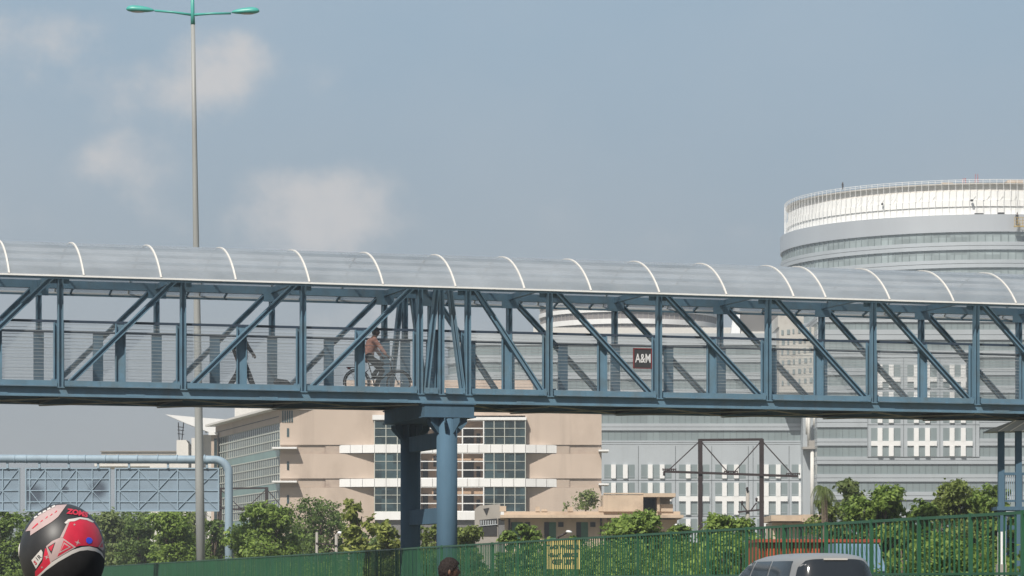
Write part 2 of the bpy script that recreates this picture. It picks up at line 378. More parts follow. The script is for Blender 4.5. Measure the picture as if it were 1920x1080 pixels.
bg2 = nd('ShaderNodeBackground'); bg2.inputs[0].default_value = (.575, .578, .59, 1); bg2.inputs[1].default_value = 1.0
mxs = nd('ShaderNodeMixShader'); LK.new(mask, mxs.inputs[0]); LK.new(mh.outputs[0], mxs.inputs[1]); LK.new(bg2.outputs[0], mxs.inputs[2])
wo = nd('ShaderNodeOutputWorld'); LK.new(mxs.outputs[0], wo.inputs[0])
sc.view_settings.view_transform = 'Standard'; sc.view_settings.look = 'None'; sc.view_settings.exposure = .1; sc.view_settings.gamma = 1
sc.cycles.use_denoising = True
sc.cycles.max_bounces = 8; sc.cycles.transparent_max_bounces = 24

mb = MB(); mb.box(-420, 420, -30, 900, -1, 90)
hm_ = bpy.data.materials.new('pale_air'); hm_.use_nodes = True; n_ = hm_.node_tree; n_.nodes.remove(n_.nodes['Principled BSDF'])
pv_ = n_.nodes.new('ShaderNodeVolumePrincipled'); pv_.inputs['Color'].default_value = (.88, .92, .96, 1); pv_.inputs['Density'].default_value = .0005; pv_.inputs['Anisotropy'].default_value = .2
n_.links.new(pv_.outputs[0], n_.nodes['Material Output'].inputs['Volume']); M['haze'] = hm_
tag(mb.build('haze', 'haze'), kind='stuff')

# ------------------------------------------------------------------ ground and road
FK = 14.7; FS = .216                        # the fence runs along X = FK - FS*Y
mb = MB(); mb.add([(-3000, -200, 0), (3000, -200, 0), (3000, 3000, 0), (-3000, 3000, 0)], [(0, 1, 2, 3)])
tag(mb.build('ground', 'soil'), kind='structure')
def strip(name, o0, o1, z0, z1, m):
    mb = MB()
    ys = (-60, 400)
    pts = [(FK-FS*y+o, y) for y, o in ((ys[0], o0), (ys[0], o1), (ys[1], o1), (ys[1], o0))]
    mb.prism([(x, y, z0) for x, y in pts], (0, 0, z1-z0))
    return tag(mb.build(name, m), kind='structure')
strip('road', -14.5, -.9, .002, .006, 'asphalt')
strip('kerb', -.9, -.7, .0, .14, 'kerb')
strip('verge', -.7, 1.2, .002, .10, 'soil')
mb = MB()
for k in range(60):
    y0 = -40+k*7.; o = -7.6
    pts = [(FK-FS*y+q, y, .010) for y, q in ((y0, o), (y0, o+.15), (y0+3, o+.15), (y0+3, o))]
    mb.add(pts, [(0, 1, 2, 3)])
tag(mb.build('road_markings', 'white'), kind='structure')

# ------------------------------------------------------------------ footbridge
TH = math.atan2(5773, 18414); CT, ST = math.cos(TH), math.sin(TH); Z0 = 79.7; W = 3.5
def s_at(px, t=0):
    u = px-960
    return (u*(Z0+t*CT)+F*t*ST)/(F*CT-u*ST)
def BW(s, t, z): return Vector((s*CT-t*ST, Z0+s*ST+t*CT, z))
br = empty('footbridge', (0, Z0, 0), TH, 'long blue steel footbridge with arched clear roof crossing above the road', 'footbridge')
def bpart(mb, name, mats, parent=br, label=None): return part(mb, name, mats, parent, label)
ZC0, ZC1 = 5.92, 6.16; ZT0, ZT1 = 8.93, 9.13; ZR = 7.83; ZE = 8.88; ZD = 6.20
posts = [s_at(x) for x in (113, 343, 568, 787)]; left = list(posts)
left = [left[0]-3.07*2, left[0]-3.07]+left
right = [s_at(x) for x in (877, 1030, 1235, 1440, 1637, 1830)]; right += [right[-1]+3.05, right[-1]+6.1]
mid = s_at(827)
SA, SB = left[0]-.3, right[-1]+.3
for side in (0, 1):
    t = 0 if side == 0 else W; out = -1 if side == 0 else 1; n = Vector((0, out, 0))
    mb = MB()
    mb.box(SA, SB, t-.09, t+.09, ZT0, ZT1)                     # top chord
    # bottom chord: flanges and a web
    mb.box(SA, SB, t-.09, t+.09, ZC1-.025, ZC1); mb.box(SA, SB, t-.09, t+.09, ZC0, ZC0+.03)
    yb = t+out*.05
    mb.box(SA, SB, yb-.006, yb+.006, ZC0+.03, ZC1-.025)
    for s in np.arange(SA+1.5, SB, 3.4): mb.box(s-.24, s+.24, yb+out*.006, yb+out*.016, ZC0+.035, ZC0+.12)   # splice plates
    tr = bpart(mb, 'truss', 'blue')
    def post(s, w=.135):
        mb = MB(); mb.ibeam((s, t, ZC1), (s, t, ZT0), n, w, .17, .028); bpart(mb, 'post', 'blue', tr)
    for s in left+[mid]+right: post(s)
    def diag(a, b):
        mb = MB(); mb.ibeam(a, b, n, .13, .17, .028)
        bpart(mb, 'diagonal', 'blue', tr)
    for a, b in zip(left[:-1], left[1:]): diag((a+.17, t, ZC1+.05), (b-.17, t, ZT0-.02))
    for a, b in zip(right[:-1], right[1:]): diag((a+.17, t, ZT0-.02), (b-.17, t, ZC1+.05))
    diag((s_at(797.5), t, ZC1), (s_at(819), t, ZT0)); diag((s_at(868), t, ZC1), (s_at(842), t, ZT0))
    for s in left[1:]+right[:-1]:
        for (q, z0_, z1_) in ((.24, ZT0-.20, ZT0), (.21, ZC1, ZC1+.2)):
            mb = MB(); mb.box(s-q, s+q, t-out*.089, t-out*.10, z0_, z1_); bpart(mb, 'gusset_plate', 'blue', tr)
    # railing just inside the truss
    ti = t-out*.16
    mb = MB(); mb.box(SA, SB, ti-.03, ti+.03, ZR-.06, ZR)
    ra = bpart(mb, 'railing', 'rail')
    allp = left+[mid]+right; rp = []
    for a, b in zip(allp[:-1], allp[1:]):
        rp.append(a)
        if b-a > 1.5: rp.append((a+b)/2)
    rp.append(allp[-1])
    for s in rp:
        s = s-.02
        mb = MB()
        hw = .13
        mb.box(s-hw, s+hw, ti+out*.005, ti+out*.017, ZC1, ZR-.06)          # web of a channel, flanges turned outwards
        mb.box(s-hw, s-hw+.025, ti+out*.017, ti+out*.085, ZC1, ZR-.06); mb.box(s+hw-.025, s+hw, ti+out*.017, ti+out*.085, ZC1, ZR-.06)
        bpart(mb, 'railing_post', 'blue', ra)
    for a, b in zip(rp[:-1], rp[1:]):
        if b-a < .4: continue
        mb = MB(); x0, x1 = a+.112, b-.152
        nw = 17
        for k in range(nw):
            z = ZC1+.17+(ZR-.10-ZC1-.17)*k/(nw-1)
            r = .003 if k % 3 else .0048
            mb.box(x0, x1, ti-r, ti+r, z-r, z+r, 0)
        mb.add([(x0, ti+.012, ZC1+.16), (x1, ti+.012, ZC1+.16), (x1, ti+.012, ZR-.06), (x0, ti+.012, ZR-.06)], [(0, 1, 2, 3)], 1)
        bpart(mb, 'mesh_panel', ['wire', 'mesh'], ra)
    for a, b in zip(allp[:-1], allp[1:]):          # kick plate standing proud of the chord
        if b-a < .4: continue
        mb = MB(); yk = t+out*.10
        mb.box(a+.09, b-.10, yk-.008, yk+.008, ZC1+.025, ZC1+.155); mb.box(a+.09, b-.10, yk-out*.008, yk-out*.06, ZC1+.14, ZC1+.155)
        mb.box(a+.09, b-.10, t+out*.09, t+out*.17, ZC1, ZC1+.012)
        for q in (.3, .7):
            s = a+(b-a)*q; mb.box(s-.05, s+.05, yk+out*.008, yk+out*.016, ZC1+.012, ZC1+.14)
        bpart(mb, 'kick_plate', 'blue', ra)
mb = MB(); mb.box(SA, SB, .10, W-.10, ZD-.05, ZD)
dk = bpart(mb, 'deck', 'deck')
mb = MB(); mb.box(SA, SB, .10, W-.10, ZD-.09, ZD-.055)
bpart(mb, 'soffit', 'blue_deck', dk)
for i, s in enumerate(left+[mid]+right):
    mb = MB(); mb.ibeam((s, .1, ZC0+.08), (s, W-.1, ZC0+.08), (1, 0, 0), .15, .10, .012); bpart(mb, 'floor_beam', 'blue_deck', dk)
allp = left+right
for a, b in zip(allp[:-1], allp[1:]):
    if b-a < 1.5: continue
    mb = MB(); mb.bar((a, .12, ZC0+.0), (b, W-.12, ZC0+.0), .06, .03); mb.bar((a, W-.12, ZC0-.035), (b, .12, ZC0-.035), .06, .03)
    bpart(mb, 'wind_brace', 'brace', dk)
# roof
OV = .5; RH = W/2+OV; RR = 1.02
def arc(f, dr=0.):     # f 0 near eave .. 1 far eave
    rad = (RH*RH+RR*RR)/(2*RR); al = math.asin(RH/rad); a = -al+2*al*f
    return (W/2+(rad+dr)*math.sin(a), ZE-(rad-RR)+(rad+dr)*math.cos(a))
ribpx = (17, 157, 302, 442, 580, 718, 854, 983, 1108, 1236, 1362, 1488, 1548, 1668, 1788, 1905)
rs = [s_at(x, -OV) for x in ribpx]; rs = [rs[0]-1.86*k for k in (3, 2, 1)]+rs+[rs[-1]+1.82*k for k in (1, 2, 3)]
mb = MB()
for t in (-OV, W+OV):
    mb.box(rs[0], rs[-1], t-.02, t+.02, ZE-.035, ZE+.005)
rf = bpart(mb, 'roof', 'white')
for a, b in zip(rs[:-1], rs[1:]):
    mb = MB(); n = 28; vs = []
    for k in range(n+1):
        y, z = arc(k/n); y2, z2 = arc(k/n, .008)
        vs += [(a+.02, y, z), (b-.02, y, z), (b-.02, y2, z2), (a+.02, y2, z2)]
    fs = []
    for k in range(n):
        for q in range(4): fs.append((k*4+q, k*4+(q+1) % 4, k*4+4+(q+1) % 4, k*4+4+q))
    mb.add(vs, fs, 0, False); o = bpart(mb, 'roof_sheet', 'poly', rf)
for s in rs:
    mb = MB(); n = 28; vs = []; fs = []
    for k in range(n+1):
        y, z = arc(k/n, -.005); y2, z2 = arc(k/n, .03)
        vs += [(s-.021, y, z), (s+.021, y, z), (s+.021, y2, z2), (s-.021, y2, z2)]
    for k in range(n):
        for q in range(4): fs.append((k*4+q, k*4+(q+1) % 4, k*4+4+(q+1) % 4, k*4+4+q))
    mb.add(vs, fs); bpart(mb, 'roof_rib', 'paleband', rf)
for f in (.13, .34, .66, .87):
    y, z = arc(f, -.05); mb = MB(); mb.box(SA, SB, y-.03, y+.03, z-.04, z+.03); bpart(mb, 'purlin', 'blue', rf)
mb = MB()
for s in np.arange(SA+.2, SB, 1.02):              # little eave brackets
    for t, e in ((0, -1), (W, 1)):
        mb.bar((s, t+e*.08, ZT0+.03), (s, t+e*(OV-.03), ZE-.02), .04, .05)
for t in (-OV+.04, W+OV-.04): mb.box(SA, SB, t-.025, t+.025, ZE-.09, ZE-.04)
bpart(mb, 'eave_rail', 'blue', rf)
for s in left[1:]+right[:-1]:                      # cross beams under the roof at the panel points
    mb = MB(); mb.bar((s, .09, ZT0+.1), (s, W-.09, ZT0+.1), .10, .14); bpart(mb, 'tie_beam', 'blue', rf)

# ------------------------------------------------------------------ pier
PS = s_at(838)
pr = empty('bridge_pier', BW(PS, W/2, 0), TH, 'pair of round blue steel columns with crosshead holding up the footbridge', 'pier')
ZX0, ZX1 = 5.55, 5.915
for t in (0, W):
    y = t-W/2+(.0); CR = .268
    mb = MB(); mb.tube([(0, y, -.3), (0, y, ZX0-.02)], CR, 40, 0, True)
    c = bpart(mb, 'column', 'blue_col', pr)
    mb = MB()
    for k in range(8):
        a = math.pi/4*k+math.pi/8; d = Vector((math.cos(a), math.sin(a), 0)); q = Vector((-d.y, d.x, 0))*.012
        ba = Vector((0, y, 0))
        pts = [ba+d*(CR-.02)+Vector((0, 0, ZX0-.42)), ba+d*(CR+.06)+Vector((0, 0, ZX0-.36)), ba+d*.52+Vector((0, 0, ZX0-.14)), ba+d*.52+Vector((0, 0, ZX0-.02)), ba+d*(CR-.02)+Vector((0, 0, ZX0-.02))]
        mb.prism([p-q for p in pts], q*2)
    bpart(mb, 'stiffener', 'blue_col', c)
mb = MB(); xw = (878-782)/2/F*79*1/CT
mb.box(-.66, .66, -W/2-.24, W/2+.24, ZX0+.03, ZX1-.03); mb.box(-.70, .70, -W/2-.28, W/2+.28, ZX0, ZX0+.028); mb.box(-.70, .70, -W/2-.28, W/2+.28, ZX1-.028, ZX1)
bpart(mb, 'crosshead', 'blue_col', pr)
for z in (5.0, 3.05):
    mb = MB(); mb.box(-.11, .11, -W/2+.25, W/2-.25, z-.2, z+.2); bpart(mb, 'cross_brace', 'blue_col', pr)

# ------------------------------------------------------------------ sign board on the railing
def letter_part(body, size, parent, loc, rot, m, name='lettering', depth=.004, bold=0., sx=1):
    me = text_mb(body, size, depth, bold); me.materials.clear(); me.materials.append(M[m])
    o = bpy.data.objects.new(name, me); COL.objects.link(o); o.parent = parent; o.location = loc; o.rotation_euler = rot; o.scale = (sx, 1, 1)
    return o
tS = .115
sgn = empty('railing_sign', BW((s_at(1187, tS)+s_at(1222, tS))/2, tS, 0), TH, 'small dark sign with red border reading A&M hung on the near bridge railing', 'sign')
hw = (s_at(1222, tS)-s_at(1187, tS))/2; zt = CAMH+(HY-653)/F*80.9; zb = CAMH+(HY-691)/F*80.9
mb = MB(); mb.box(-hw, hw, -.01, .01, zb, zt); bpart(mb, 'board', 'signdark', sgn)
mb = MB()
for (a, b, c, d) in ((-hw, hw, zt-.025, zt), (-hw, hw, zb, zb+.015), (-hw, -hw+.025, zb, zt), (hw-.025, hw, zb, zt)): mb.box(a, b, -.022, .0101, c, d)
bpart(mb, 'border', 'signred', sgn)
letter_part('A&M', .33, sgn, (.015, -.014, (zb+zt)/2-.01), (R(90), 0, 0), 'letter', bold=.004, sx=.64)

# ------------------------------------------------------------------ street lamp
D = 136.; k = D/F
lp = empty('street_lamp', P(377, 1090+CAMH/k, D), 0, 'tall grey lamp post with two teal lamp heads on a cross arm', 'street lamp')
def cx(y): return 361+15*(y/1020)**1.0
mb = MB(); ys = (1152, 900, 700, 460, 250, 44); 
mb.tube([P(cx(y), y, D) for y in ys], [.205, .192, .167, .135, .108, .092], 20)
world_part(mb, 'pole', 'pole', lp)
mb = MB(); mb.tube([P(361.8, 46, D), P(361.2, 25, D), P(360.5, -30, D)], [.10, .085, .075], 16); world_part(mb, 'mast_top', 'teal', lp)
for sx, (ax, ay), tip in ((-1, (290, 20), 236), (1, (433, 25), 487)):
    mb = MB(); mb.tube([P(361, 28, D), P((361+ax)/2, (28+ay)/2-1, D), P(ax, ay, D)], [.06, .052, .05], 10); arm = world_part(mb, 'arm', 'teal', lp)
    c = P((ax+tip)/2, 18.5 if sx < 0 else 22, D)
    L = abs(tip-ax)/2*k
    mb = MB(); vs = []; fs = []; nseg = 22; ns = 18; tilt = R(3)*sx
    for i in range(nseg+1):
        q = -1+2*i/nseg
        prof = (1-abs(q)**2.6)**.55 if abs(q) < 1 else 0
        prof *= (1.0-.30*q) if True else 1
        for j in range(ns):
            a = 2*math.pi*j/ns; up = math.sin(a)
            z = up*(.17 if up > 0 else .10)*prof*1.05; y = math.cos(a)*.19*prof
            vs.append(c+Vector((-sx*q*L, y, z-.0+(-q)*.03)))
    for i in range(nseg):
        for j in range(ns): fs.append((i*ns+j, i*ns+(j+1) % ns, (i+1)*ns+(j+1) % ns, (i+1)*ns+j))
    mb.add(vs, fs, 0, True); hd = world_part(mb, 'lamp_head', 'teal', lp)
    mb = MB(); mb.ball(c+Vector((sx*.08, 0, -.075)), (.34, .14, .05), 16, 8); world_sub(mb, 'lens', 'lens', hd, lp)

# ------------------------------------------------------------------ sign gantry
D = 143.; k = D/F
ga = empty('sign_gantry', P(430, 1090+CAMH/k, D), 0, 'pale blue tubular gantry over the road carrying three sign boards', 'gantry')
mb = MB(); pts = [P(-160, 858.5, D), P(0, 860, D), P(200, 861, D), P(402, 862, D)]
for q in range(1, 9):
    a = R(90)*q/8; pts.append(P(402+27*math.sin(a), 862+27*(1-math.cos(a)), D))
pts += [P(429, 1000, D), P(430, 1090+CAMH/k, D)]
mb.tube(pts, .19, 24); pipe = world_part(mb, 'pipe', 'gantry', ga)
mb = MB()
for x in (28, 50, 88, 128, 160, 198, 222, 258, 296, 332, 384): mb.tube([P(x-1.2, 860.5, D), P(x+1.2, 860.5, D)], .20, 24)
world_sub(mb, 'flange_ring', 'gantry', pipe, ga)
boards = ((-112, 37, 'pale blue sign board back cut by the left picture edge, hung below gantry'),
          (47, 207, 'pale blue sign board back with dark smudges, second along the gantry'),
          (215, 411, 'pale blue sign board back beside the gantry post, crossed by the lamp pole'))
for bi, (x0, x1, lab) in enumerate(boards):
    y0, y1 = 877, 959
    bo = empty('sign_board', P((x0+x1)/2, y1, D), 0, lab, 'sign board', 'sign boards hung on the gantry')
    mb = MB(); fb(mb, D, x0, x1, y0, y1, -.10, -.06); pn = world_part(mb, 'panel', 'board', bo)
    if bi == 1:      # soft round dark smudges in this one's colour
        m = M['board'].copy(); m.name = 'board_back_smudged'; M['board_smudged'] = m; pn.data.materials[0] = m; nt_ = m.node_tree
        b_ = nt_.nodes['Principled BSDF']; src = b_.inputs['Base Color'].links[0].from_socket
        t_ = nt_.nodes.new('ShaderNodeTexCoord'); cur = src
        for (px, py, rx) in ((183, 917, 22), (62, 928, 26), (122, 918, 9)):
            v_ = nt_.nodes.new('ShaderNodeVectorMath'); v_.operation = 'DISTANCE'
            loc = P(px, py, D)-Vector(bo.location); v_.inputs[1].default_value = (loc.x, .08, loc.z); nt_.links.new(t_.outputs['Object'], v_.inputs[0])
            r_ = nt_.nodes.new('ShaderNodeMapRange'); r_.interpolation_type = 'SMOOTHSTEP'; r_.inputs[1].default_value = rx*k*.35; r_.inputs[2].default_value = rx*k*1.05; r_.inputs[3].default_value = .95; r_.inputs[4].default_value = 0
            nt_.links.new(v_.outputs['Value'], r_.inputs[0])
            x_ = nt_.nodes.new('ShaderNodeMix'); x_.data_type = 'RGBA'; nt_.links.new(r_.outputs[0], x_.inputs[0]); nt_.links.new(cur, x_.inputs[6]); x_.inputs[7].default_value = (.06, .08, .11, 1); cur = x_.outputs[2]
        nt_.links.new(cur, b_.inputs['Base Color'])
    mb = MB(); e = 2.5
    for (a, b, c, d) in ((x0, x1, y0, y0+e), (x0, x1, y1-e, y1), (x0, x0+e, y0+e, y1-e), (x1-e, x1, y0+e, y1-e)): fb(mb, D, a, b, c, d, -.12, .0)
    world_part(mb, 'frame', 'gantry', bo)
    mb = MB(); nv = 5; xs = [x0+8]+[x0+8+(x1-x0-14)*q/nv for q in range(1, nv)]
    for x in xs: fb(mb, D, x, x+1.8, y0+e, y1-e, -.059, -.01)
    for y in (y0+20, y0+42, y0+63): fb(mb, D, x0+e, x1-e, y, y+1.8, -.058, -.02)
    xx = xs+[x1-e]
    for q in range(nv):
        a, b = ((xx[q], y0+42), (xx[q+1], y0+3)) if q % 2 == 0 else ((xx[q], y0+3), (xx[q+1], y0+42))
        c, d = ((xx[q], y0+42), (xx[q+1], y1-3)) if q % 2 == 0 else ((xx[q], y1-3), (xx[q+1], y0+42))
        for (p, r_) in ((a, b), (c, d)): mb.bar(P(p[0], p[1], D+.03), P(r_[0], r_[1], D+.03), .03, .03, 0, (0, 1, 0))
    world_part(mb, 'stiffening_bars', 'gantry', bo)
    mb = MB()
    for x in (x0+25, (x0+x1)/2, x1-25): fb(mb, D, x, x+4, 867, y0+1, -.05, .05)
    world_part(mb, 'hanger', 'gantry', bo)

# ------------------------------------------------------------------ green fence
fe = empty('fence', (FK-FS*70, 70, 0), 0, 'long green railing fence of upright bars along the roadside', 'fence')
FH = 2.24
fpx = [-60, -30, -5, 18, 40, 60, 80, 100, 119, 138, 156, 174, 192, 210, 228, 244, 260, 277, 294, 312, 330, 349, 368, 387, 407, 428, 449, 471, 499, 529, 562, 593, 629, 665, 705, 743, 785, 828, 874, 923, 971, 1023, 1079, 1135, 1196, 1259, 1327, 1400, 1470, 1549, 1634, 1723, 1820, 1918, 2035]
fz = [FK/(FS+(x-960)/F) for x in fpx]
while fz[-1] > 14: fz.append(fz[-1]-2.4)
fd = Vector((-FS, 1, 0)).normalized(); fn = Vector((-1, -FS, 0)).normalized()
rnd = random.Random(3)
for i, z in enumerate(fz):
    p = Vector((FK-FS*z, z, 0)); mb = MB(); mb.obox(p+Vector((0, 0, -.2)), p+Vector((0, 0, FH+.0)), fd, -.022, .022, fn, -.025, .025)
    world_part(mb, 'fence_post', 'fence', fe)
    if i+1 < len(fz):
        q = Vector((FK-FS*fz[i+1], fz[i+1], 0)); a = p+fd*-.04; b = q+fd*.04; mb = MB()
        for (h0, h1) in ((FH-.05, FH-.01), (1.43, 1.465), (.19, .23)):
            mb.obox(a+Vector((0, 0, 0)), b, fn, -.016, .016, Vector((0, 0, 1)), h0, h1)
        L = (a-b).length; n = max(6, int(L/.18))
        for j in range(1, n):
            c = a+(b-a)*(j/n)+Vector((rnd.uniform(-.006, .006), 0, 0))
            for z0_, z1_ in ((.23, 1.43), (1.465, FH-.05)):
                mb.obox(c+Vector((0, 0, z0_)), c+Vector((0, 0, z1_)), fd, -.010, .010, fn, -.011, .011)
        world_part(mb, 'fence_panel', 'fence', fe)

# yellow sign behind the fence
D = 69.5; k = D/F
ys = empty('warning_sign', P(1056, 1090+CAMH/k, D), 0, 'yellow board with black lettering standing behind the green fence bars', 'sign')
mb = MB(); fb(mb, D, 1025.5, 1087, 1013, 1067, 0, .02); world_part(mb, 'board', 'yellow', ys)
mb = MB(); fb(mb, D, 1040, 1044, 1067, 1090+CAMH/k, -.04, 0); fb(mb, D, 1068, 1072, 1067, 1090+CAMH/k, -.04, 0); world_part(mb, 'legs', 'fence', ys)
for (tx, y, sz) in (('TWO WHEELER', 1026, .13), ('HEAVY VEHICLE', 1041, .12), ('KEEP LEFT', 1054, .15)):
    o = letter_part(tx, sz, ys, P(1055.5, y, D-.024)-Vector(ys.location), (R(90), 0, 0), 'black', bold=.006, sx=.80)

# ------------------------------------------------------------------ buildings
# pink building
D = 330.; k = D/F; GR = 1090+CAMH/k
pk = empty('office_building', P(830, GR, D+15), 0, 'pink plastered office block with white canopies and dark glass bays', 'building')
mb = MB()
bands = ((738, 834, 0.), (834, 851, -.3), (851, 897, 0.), (897, 914, -.3), (914, GR+2, 0.))
for (y0, y1, d) in bands:
    for (x0, x1) in ((525, 703), (985, 1128)): fb(mb, D, x0, x1, y0, y1, -30, d)
fb(mb, D, 703, 985, 738, GR+2, -30, -2.2)
fb(mb, D, 703, 985, 738, 779, -2.2, 0.)
fb(mb, D, 640, 1000, 706, 738, -24, -6)
wl = world_part(mb, 'wall', 'pink', pk)
mb = MB()
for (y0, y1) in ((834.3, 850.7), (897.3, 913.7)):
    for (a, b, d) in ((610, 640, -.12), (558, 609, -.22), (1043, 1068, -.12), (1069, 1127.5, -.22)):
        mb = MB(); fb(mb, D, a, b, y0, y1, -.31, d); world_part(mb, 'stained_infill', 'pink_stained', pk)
for (y0, y1) in ((834.5, 849.5), (898, 913)):
    mb = MB(); 
    plan = [(636, -.1), (703, 1.0), (985, 1.0), (1044, -.1)]
    # panelled canopy front, panel by panel with fine joints
    segs = [636+20.6*q for q in range(4)]+[703+21.7*q for q in range(14)]+[1014.5, 1044]
    segs = [636, 657, 680, 703]+[703+282*q/13 for q in range(1, 14)]+[1005, 1025, 1044]
    def dep(x): return -.1+1.1*(x-636)/67 if x < 703 else (1. if x <= 985 else 1.0-1.1*(x-985)/59)
    for a, b in zip(segs[:-1], segs[1:]):
        a2, b2 = a+.35, b-.35
        zt_, zb_ = CAMH+(HY-y0)*k, CAMH+(HY-y1)*k
        X = lambda x: (x-960)*k
        poly = [(X(a2), D-dep(a2), zb_), (X(b2), D-dep(b2), zb_), (X(b2), D+.3, zb_), (X(a2), D+.3, zb_)]
        mb.prism(poly, (0, 0, zt_-zb_))
    world_part(mb, 'canopy', 'panelwhite', pk)
mb = MB(); fb(mb, D, 699, 750, 779, 788, -2, 1.05); fb(mb, D, 750, 873, 779, 788, -2, .95); fb(mb, D, 873, 987, 783, 788.5, -2, 1.05); world_part(mb, 'cornice', 'panelwhite', pk)
mb = MB(); fb(mb, D, 703, 985, 960, 975, -2, 1.05); world_part(mb, 'base_band', 'panelwhite', pk)
mb = MB(); fb(mb, D, 703, 985, 975, GR+1, -2, .6); world_part(mb, 'plinth_wall', 'darkconcrete', pk)
rows = ((788.5, 834.5), (849.5, 898), (913, 960))
for (y0, y1) in rows:
    for (x0, x1) in ((703, 788), (907, 985)):
        mb = MB(); fb(mb, D, x0+.6, x1-.6, y0+.1, y1-.1, .7, .86); win = world_part(mb, 'window', 'glass', pk)
        mb = MB(); nx = 4
        for q in range(nx+1):
            x = x0+(x1-x0)*q/nx; fb(mb, D, x-.7, x+.7, y0, y1, .6, .95)
        for q in range(4):
            y = y0+(y1-y0)*q/3; y = min(max(y, y0+.5), y1-.5); fb(mb, D, x0+.7, x1-.7, y-.5, y+.5, .65, .92)
        world_sub(mb, 'window_frame', 'mullion', win, pk)
        mb = MB(); fb(mb, D, x0+.3, x1-.3, y0, y1, -2, .6); world_part(mb, 'bay_core', 'darkconcrete', pk)
    mb = MB(); nx = 3                           # open middle bay: white bars before peach rooms
    for q in range(nx+1):
        x = 788+(907-788)*q/nx; fb(mb, D, x-1.1, x+1.1, y0, y1, .55, .97)
    for q in range(4):
        y = y0+(y1-y0)*q/3; y = min(max(y, y0+.9), y1-.9); fb(mb, D, 789, 906, y-.9, y+.9, .6, .93)
    bars = world_part(mb, 'balcony_bars', 'panelwhite', pk)
    mb = MB(); fb(mb, D, 789, 906.5, y0, y1, -2.1, -1.6); world_part(mb, 'room_wall', 'peach', pk)
    h = y1-y0
    for (a, b, c, d) in ((792, 802, .25, .95), (830, 842, .1, .9), (866, 888, .3, 1), (812, 820, .1, .5), (893, 900, .5, .9)):
        mb = MB(); fb(mb, D, a, b, y0+h*c, y0+h*d, -1.6, -1.5); world_part(mb, 'room_opening', 'hole', pk)
mb = MB()
for (x, y) in ((540, 811), (540, 873), (540, 936)): fb(mb, D, x-2, x+2, y-8, y+8, .0, .06)
for q in range(5): fb(mb, D, 529+q*4.3, 531.8+q*4.3, 770, 792, .0, .07)
world_part(mb, 'slit_window', 'glass', pk)
for y in (839, 902):
    mb = MB(); fb(mb, D, 512, 558, y, y+3.2, -3, 1.3); world_part(mb, 'ledge', 'panelwhite', pk)
    mb = MB(); fb(mb, D, 1122, 1141, y+5, y+8, -3, 1.3); world_part(mb, 'ledge', 'panelwhite', pk)
# left wing of the same block, receding
A0 = Vector(((525-960)*k, D, 0)); A1 = Vector(((406-960)/F*366, 366, 0)); wd = (A1-A0); WL = wd.length; wd.normalize(); wn = Vector((-wd.y, wd.x, 0))
if wn.y > 0: wn = -wn
def wb(mb, u0, u1, z0, z1, d0, d1, m=0):
    mb.obox(A0+wd*u0, A0+wd*u1, wn, d0, d1, Vector((0, 0, 1)), z0, z1, m)
def zw(y): return CAMH+(HY-y)*k
mb = MB(); wb(mb, .2, WL, -.1, zw(768), -14, -.2); wb(mb, .02, WL, zw(792), zw(768), -.2, .12); world_part(mb, 'wing_wall', 'pink', pk)
mb = MB(); wb(mb, -1, WL+1, zw(768), zw(764), -15, 1.2); world_part(mb, 'wing_roof', 'paleband', pk)
mb = MB(); wb(mb, .02, WL+.1, zw(781.5), zw(780.5), .121, .2); world_part(mb, 'wing_groove', 'joint', pk)
for (ya, yb, sp0, sp1) in ((792, 840, 840, 856), (856, 904, 904, 919), (919, 967, 967, 985)):
    mb = MB(); wb(mb, .3, WL-.1, zw(yb), zw(ya), -.2, -.06); win = world_part(mb, 'window', 'glass', pk)
    mb = MB(); nx = 32
    for q in range(nx+1):
        u = .3+(WL-.4)*q/nx; wb(mb, u-.03, u+.03, zw(yb), zw(ya), -.06, -.01)
    for q in range(4):
        z = zw(ya)+(zw(yb)-zw(ya))*q/3; wb(mb, .3, WL-.1, z-.06, z+.06, -.055, .02)
    world_sub(mb, 'window_frame', 'mullion', win, pk)
    mb = MB(); wb(mb, .3, WL-.1, zw(sp1), zw(sp0), -.2, -.02); world_part(mb, 'spandrel', 'glassgreen', pk)
# small end bay of the wing
D2 = 364.; mb = MB(); fb(mb, D2, 396, 408, 812, 1110, -6, 0); world_part(mb, 'end_bay', 'pink', pk)
mb = MB(); fb(mb, D2, 392, 409, 811, 816, -6, .6); world_part(mb, 'end_bay_roof', 'panelwhite', pk)
mb = MB(); fb(mb, D2, 401.5, 407, 822, 1000, .0, .1); world_part(mb, 'end_bay_glass', 'glass', pk)

# white building with cantilevered roof, far left
D = 400.; k = D/F
cw = empty('canopy_building', P(370, 1090+CAMH/k, D), 0, 'white building with upswept pointed roof left of the pink block', 'building')
mb = MB()
top = [P(310, 777, D), P(375, 783, D), P(434, 787, D), P(434, 800, D), P(418, 817, D), P(404, 815, D), P(352, 795, D)]
mb.prism(top, (0, 9, 0)); world_part(mb, 'roof', 'panelwhite', cw)
mb = MB(); mb.prism([P(331, 825, D+2), P(349, 825, D+2), P(353, 832, D+2), P(353, 1100, D+2), P(331, 1100, D+2)], (0, 4, 0))
mb.prism([P(359, 821, D+1), P(372, 821, D+1), P(372, 1100, D+1), P(359, 1100, D+1)], (0, 4, 0)); fb(mb, D+3, 380, 402, 815, 1100, -5, 0); world_part(mb, 'column', 'paleband', cw)
mb = MB()
for x in (336, 341): mb.bar(P(x, 826, D+3), P(x-1.5+(x-336), 792, D+3), .12, .12)
for y in (800, 806, 813): mb.bar(P(333, y, D+3), P(345, y+1.5, D+3), .1, .1)
world_part(mb, 'strut', 'maroon', cw)
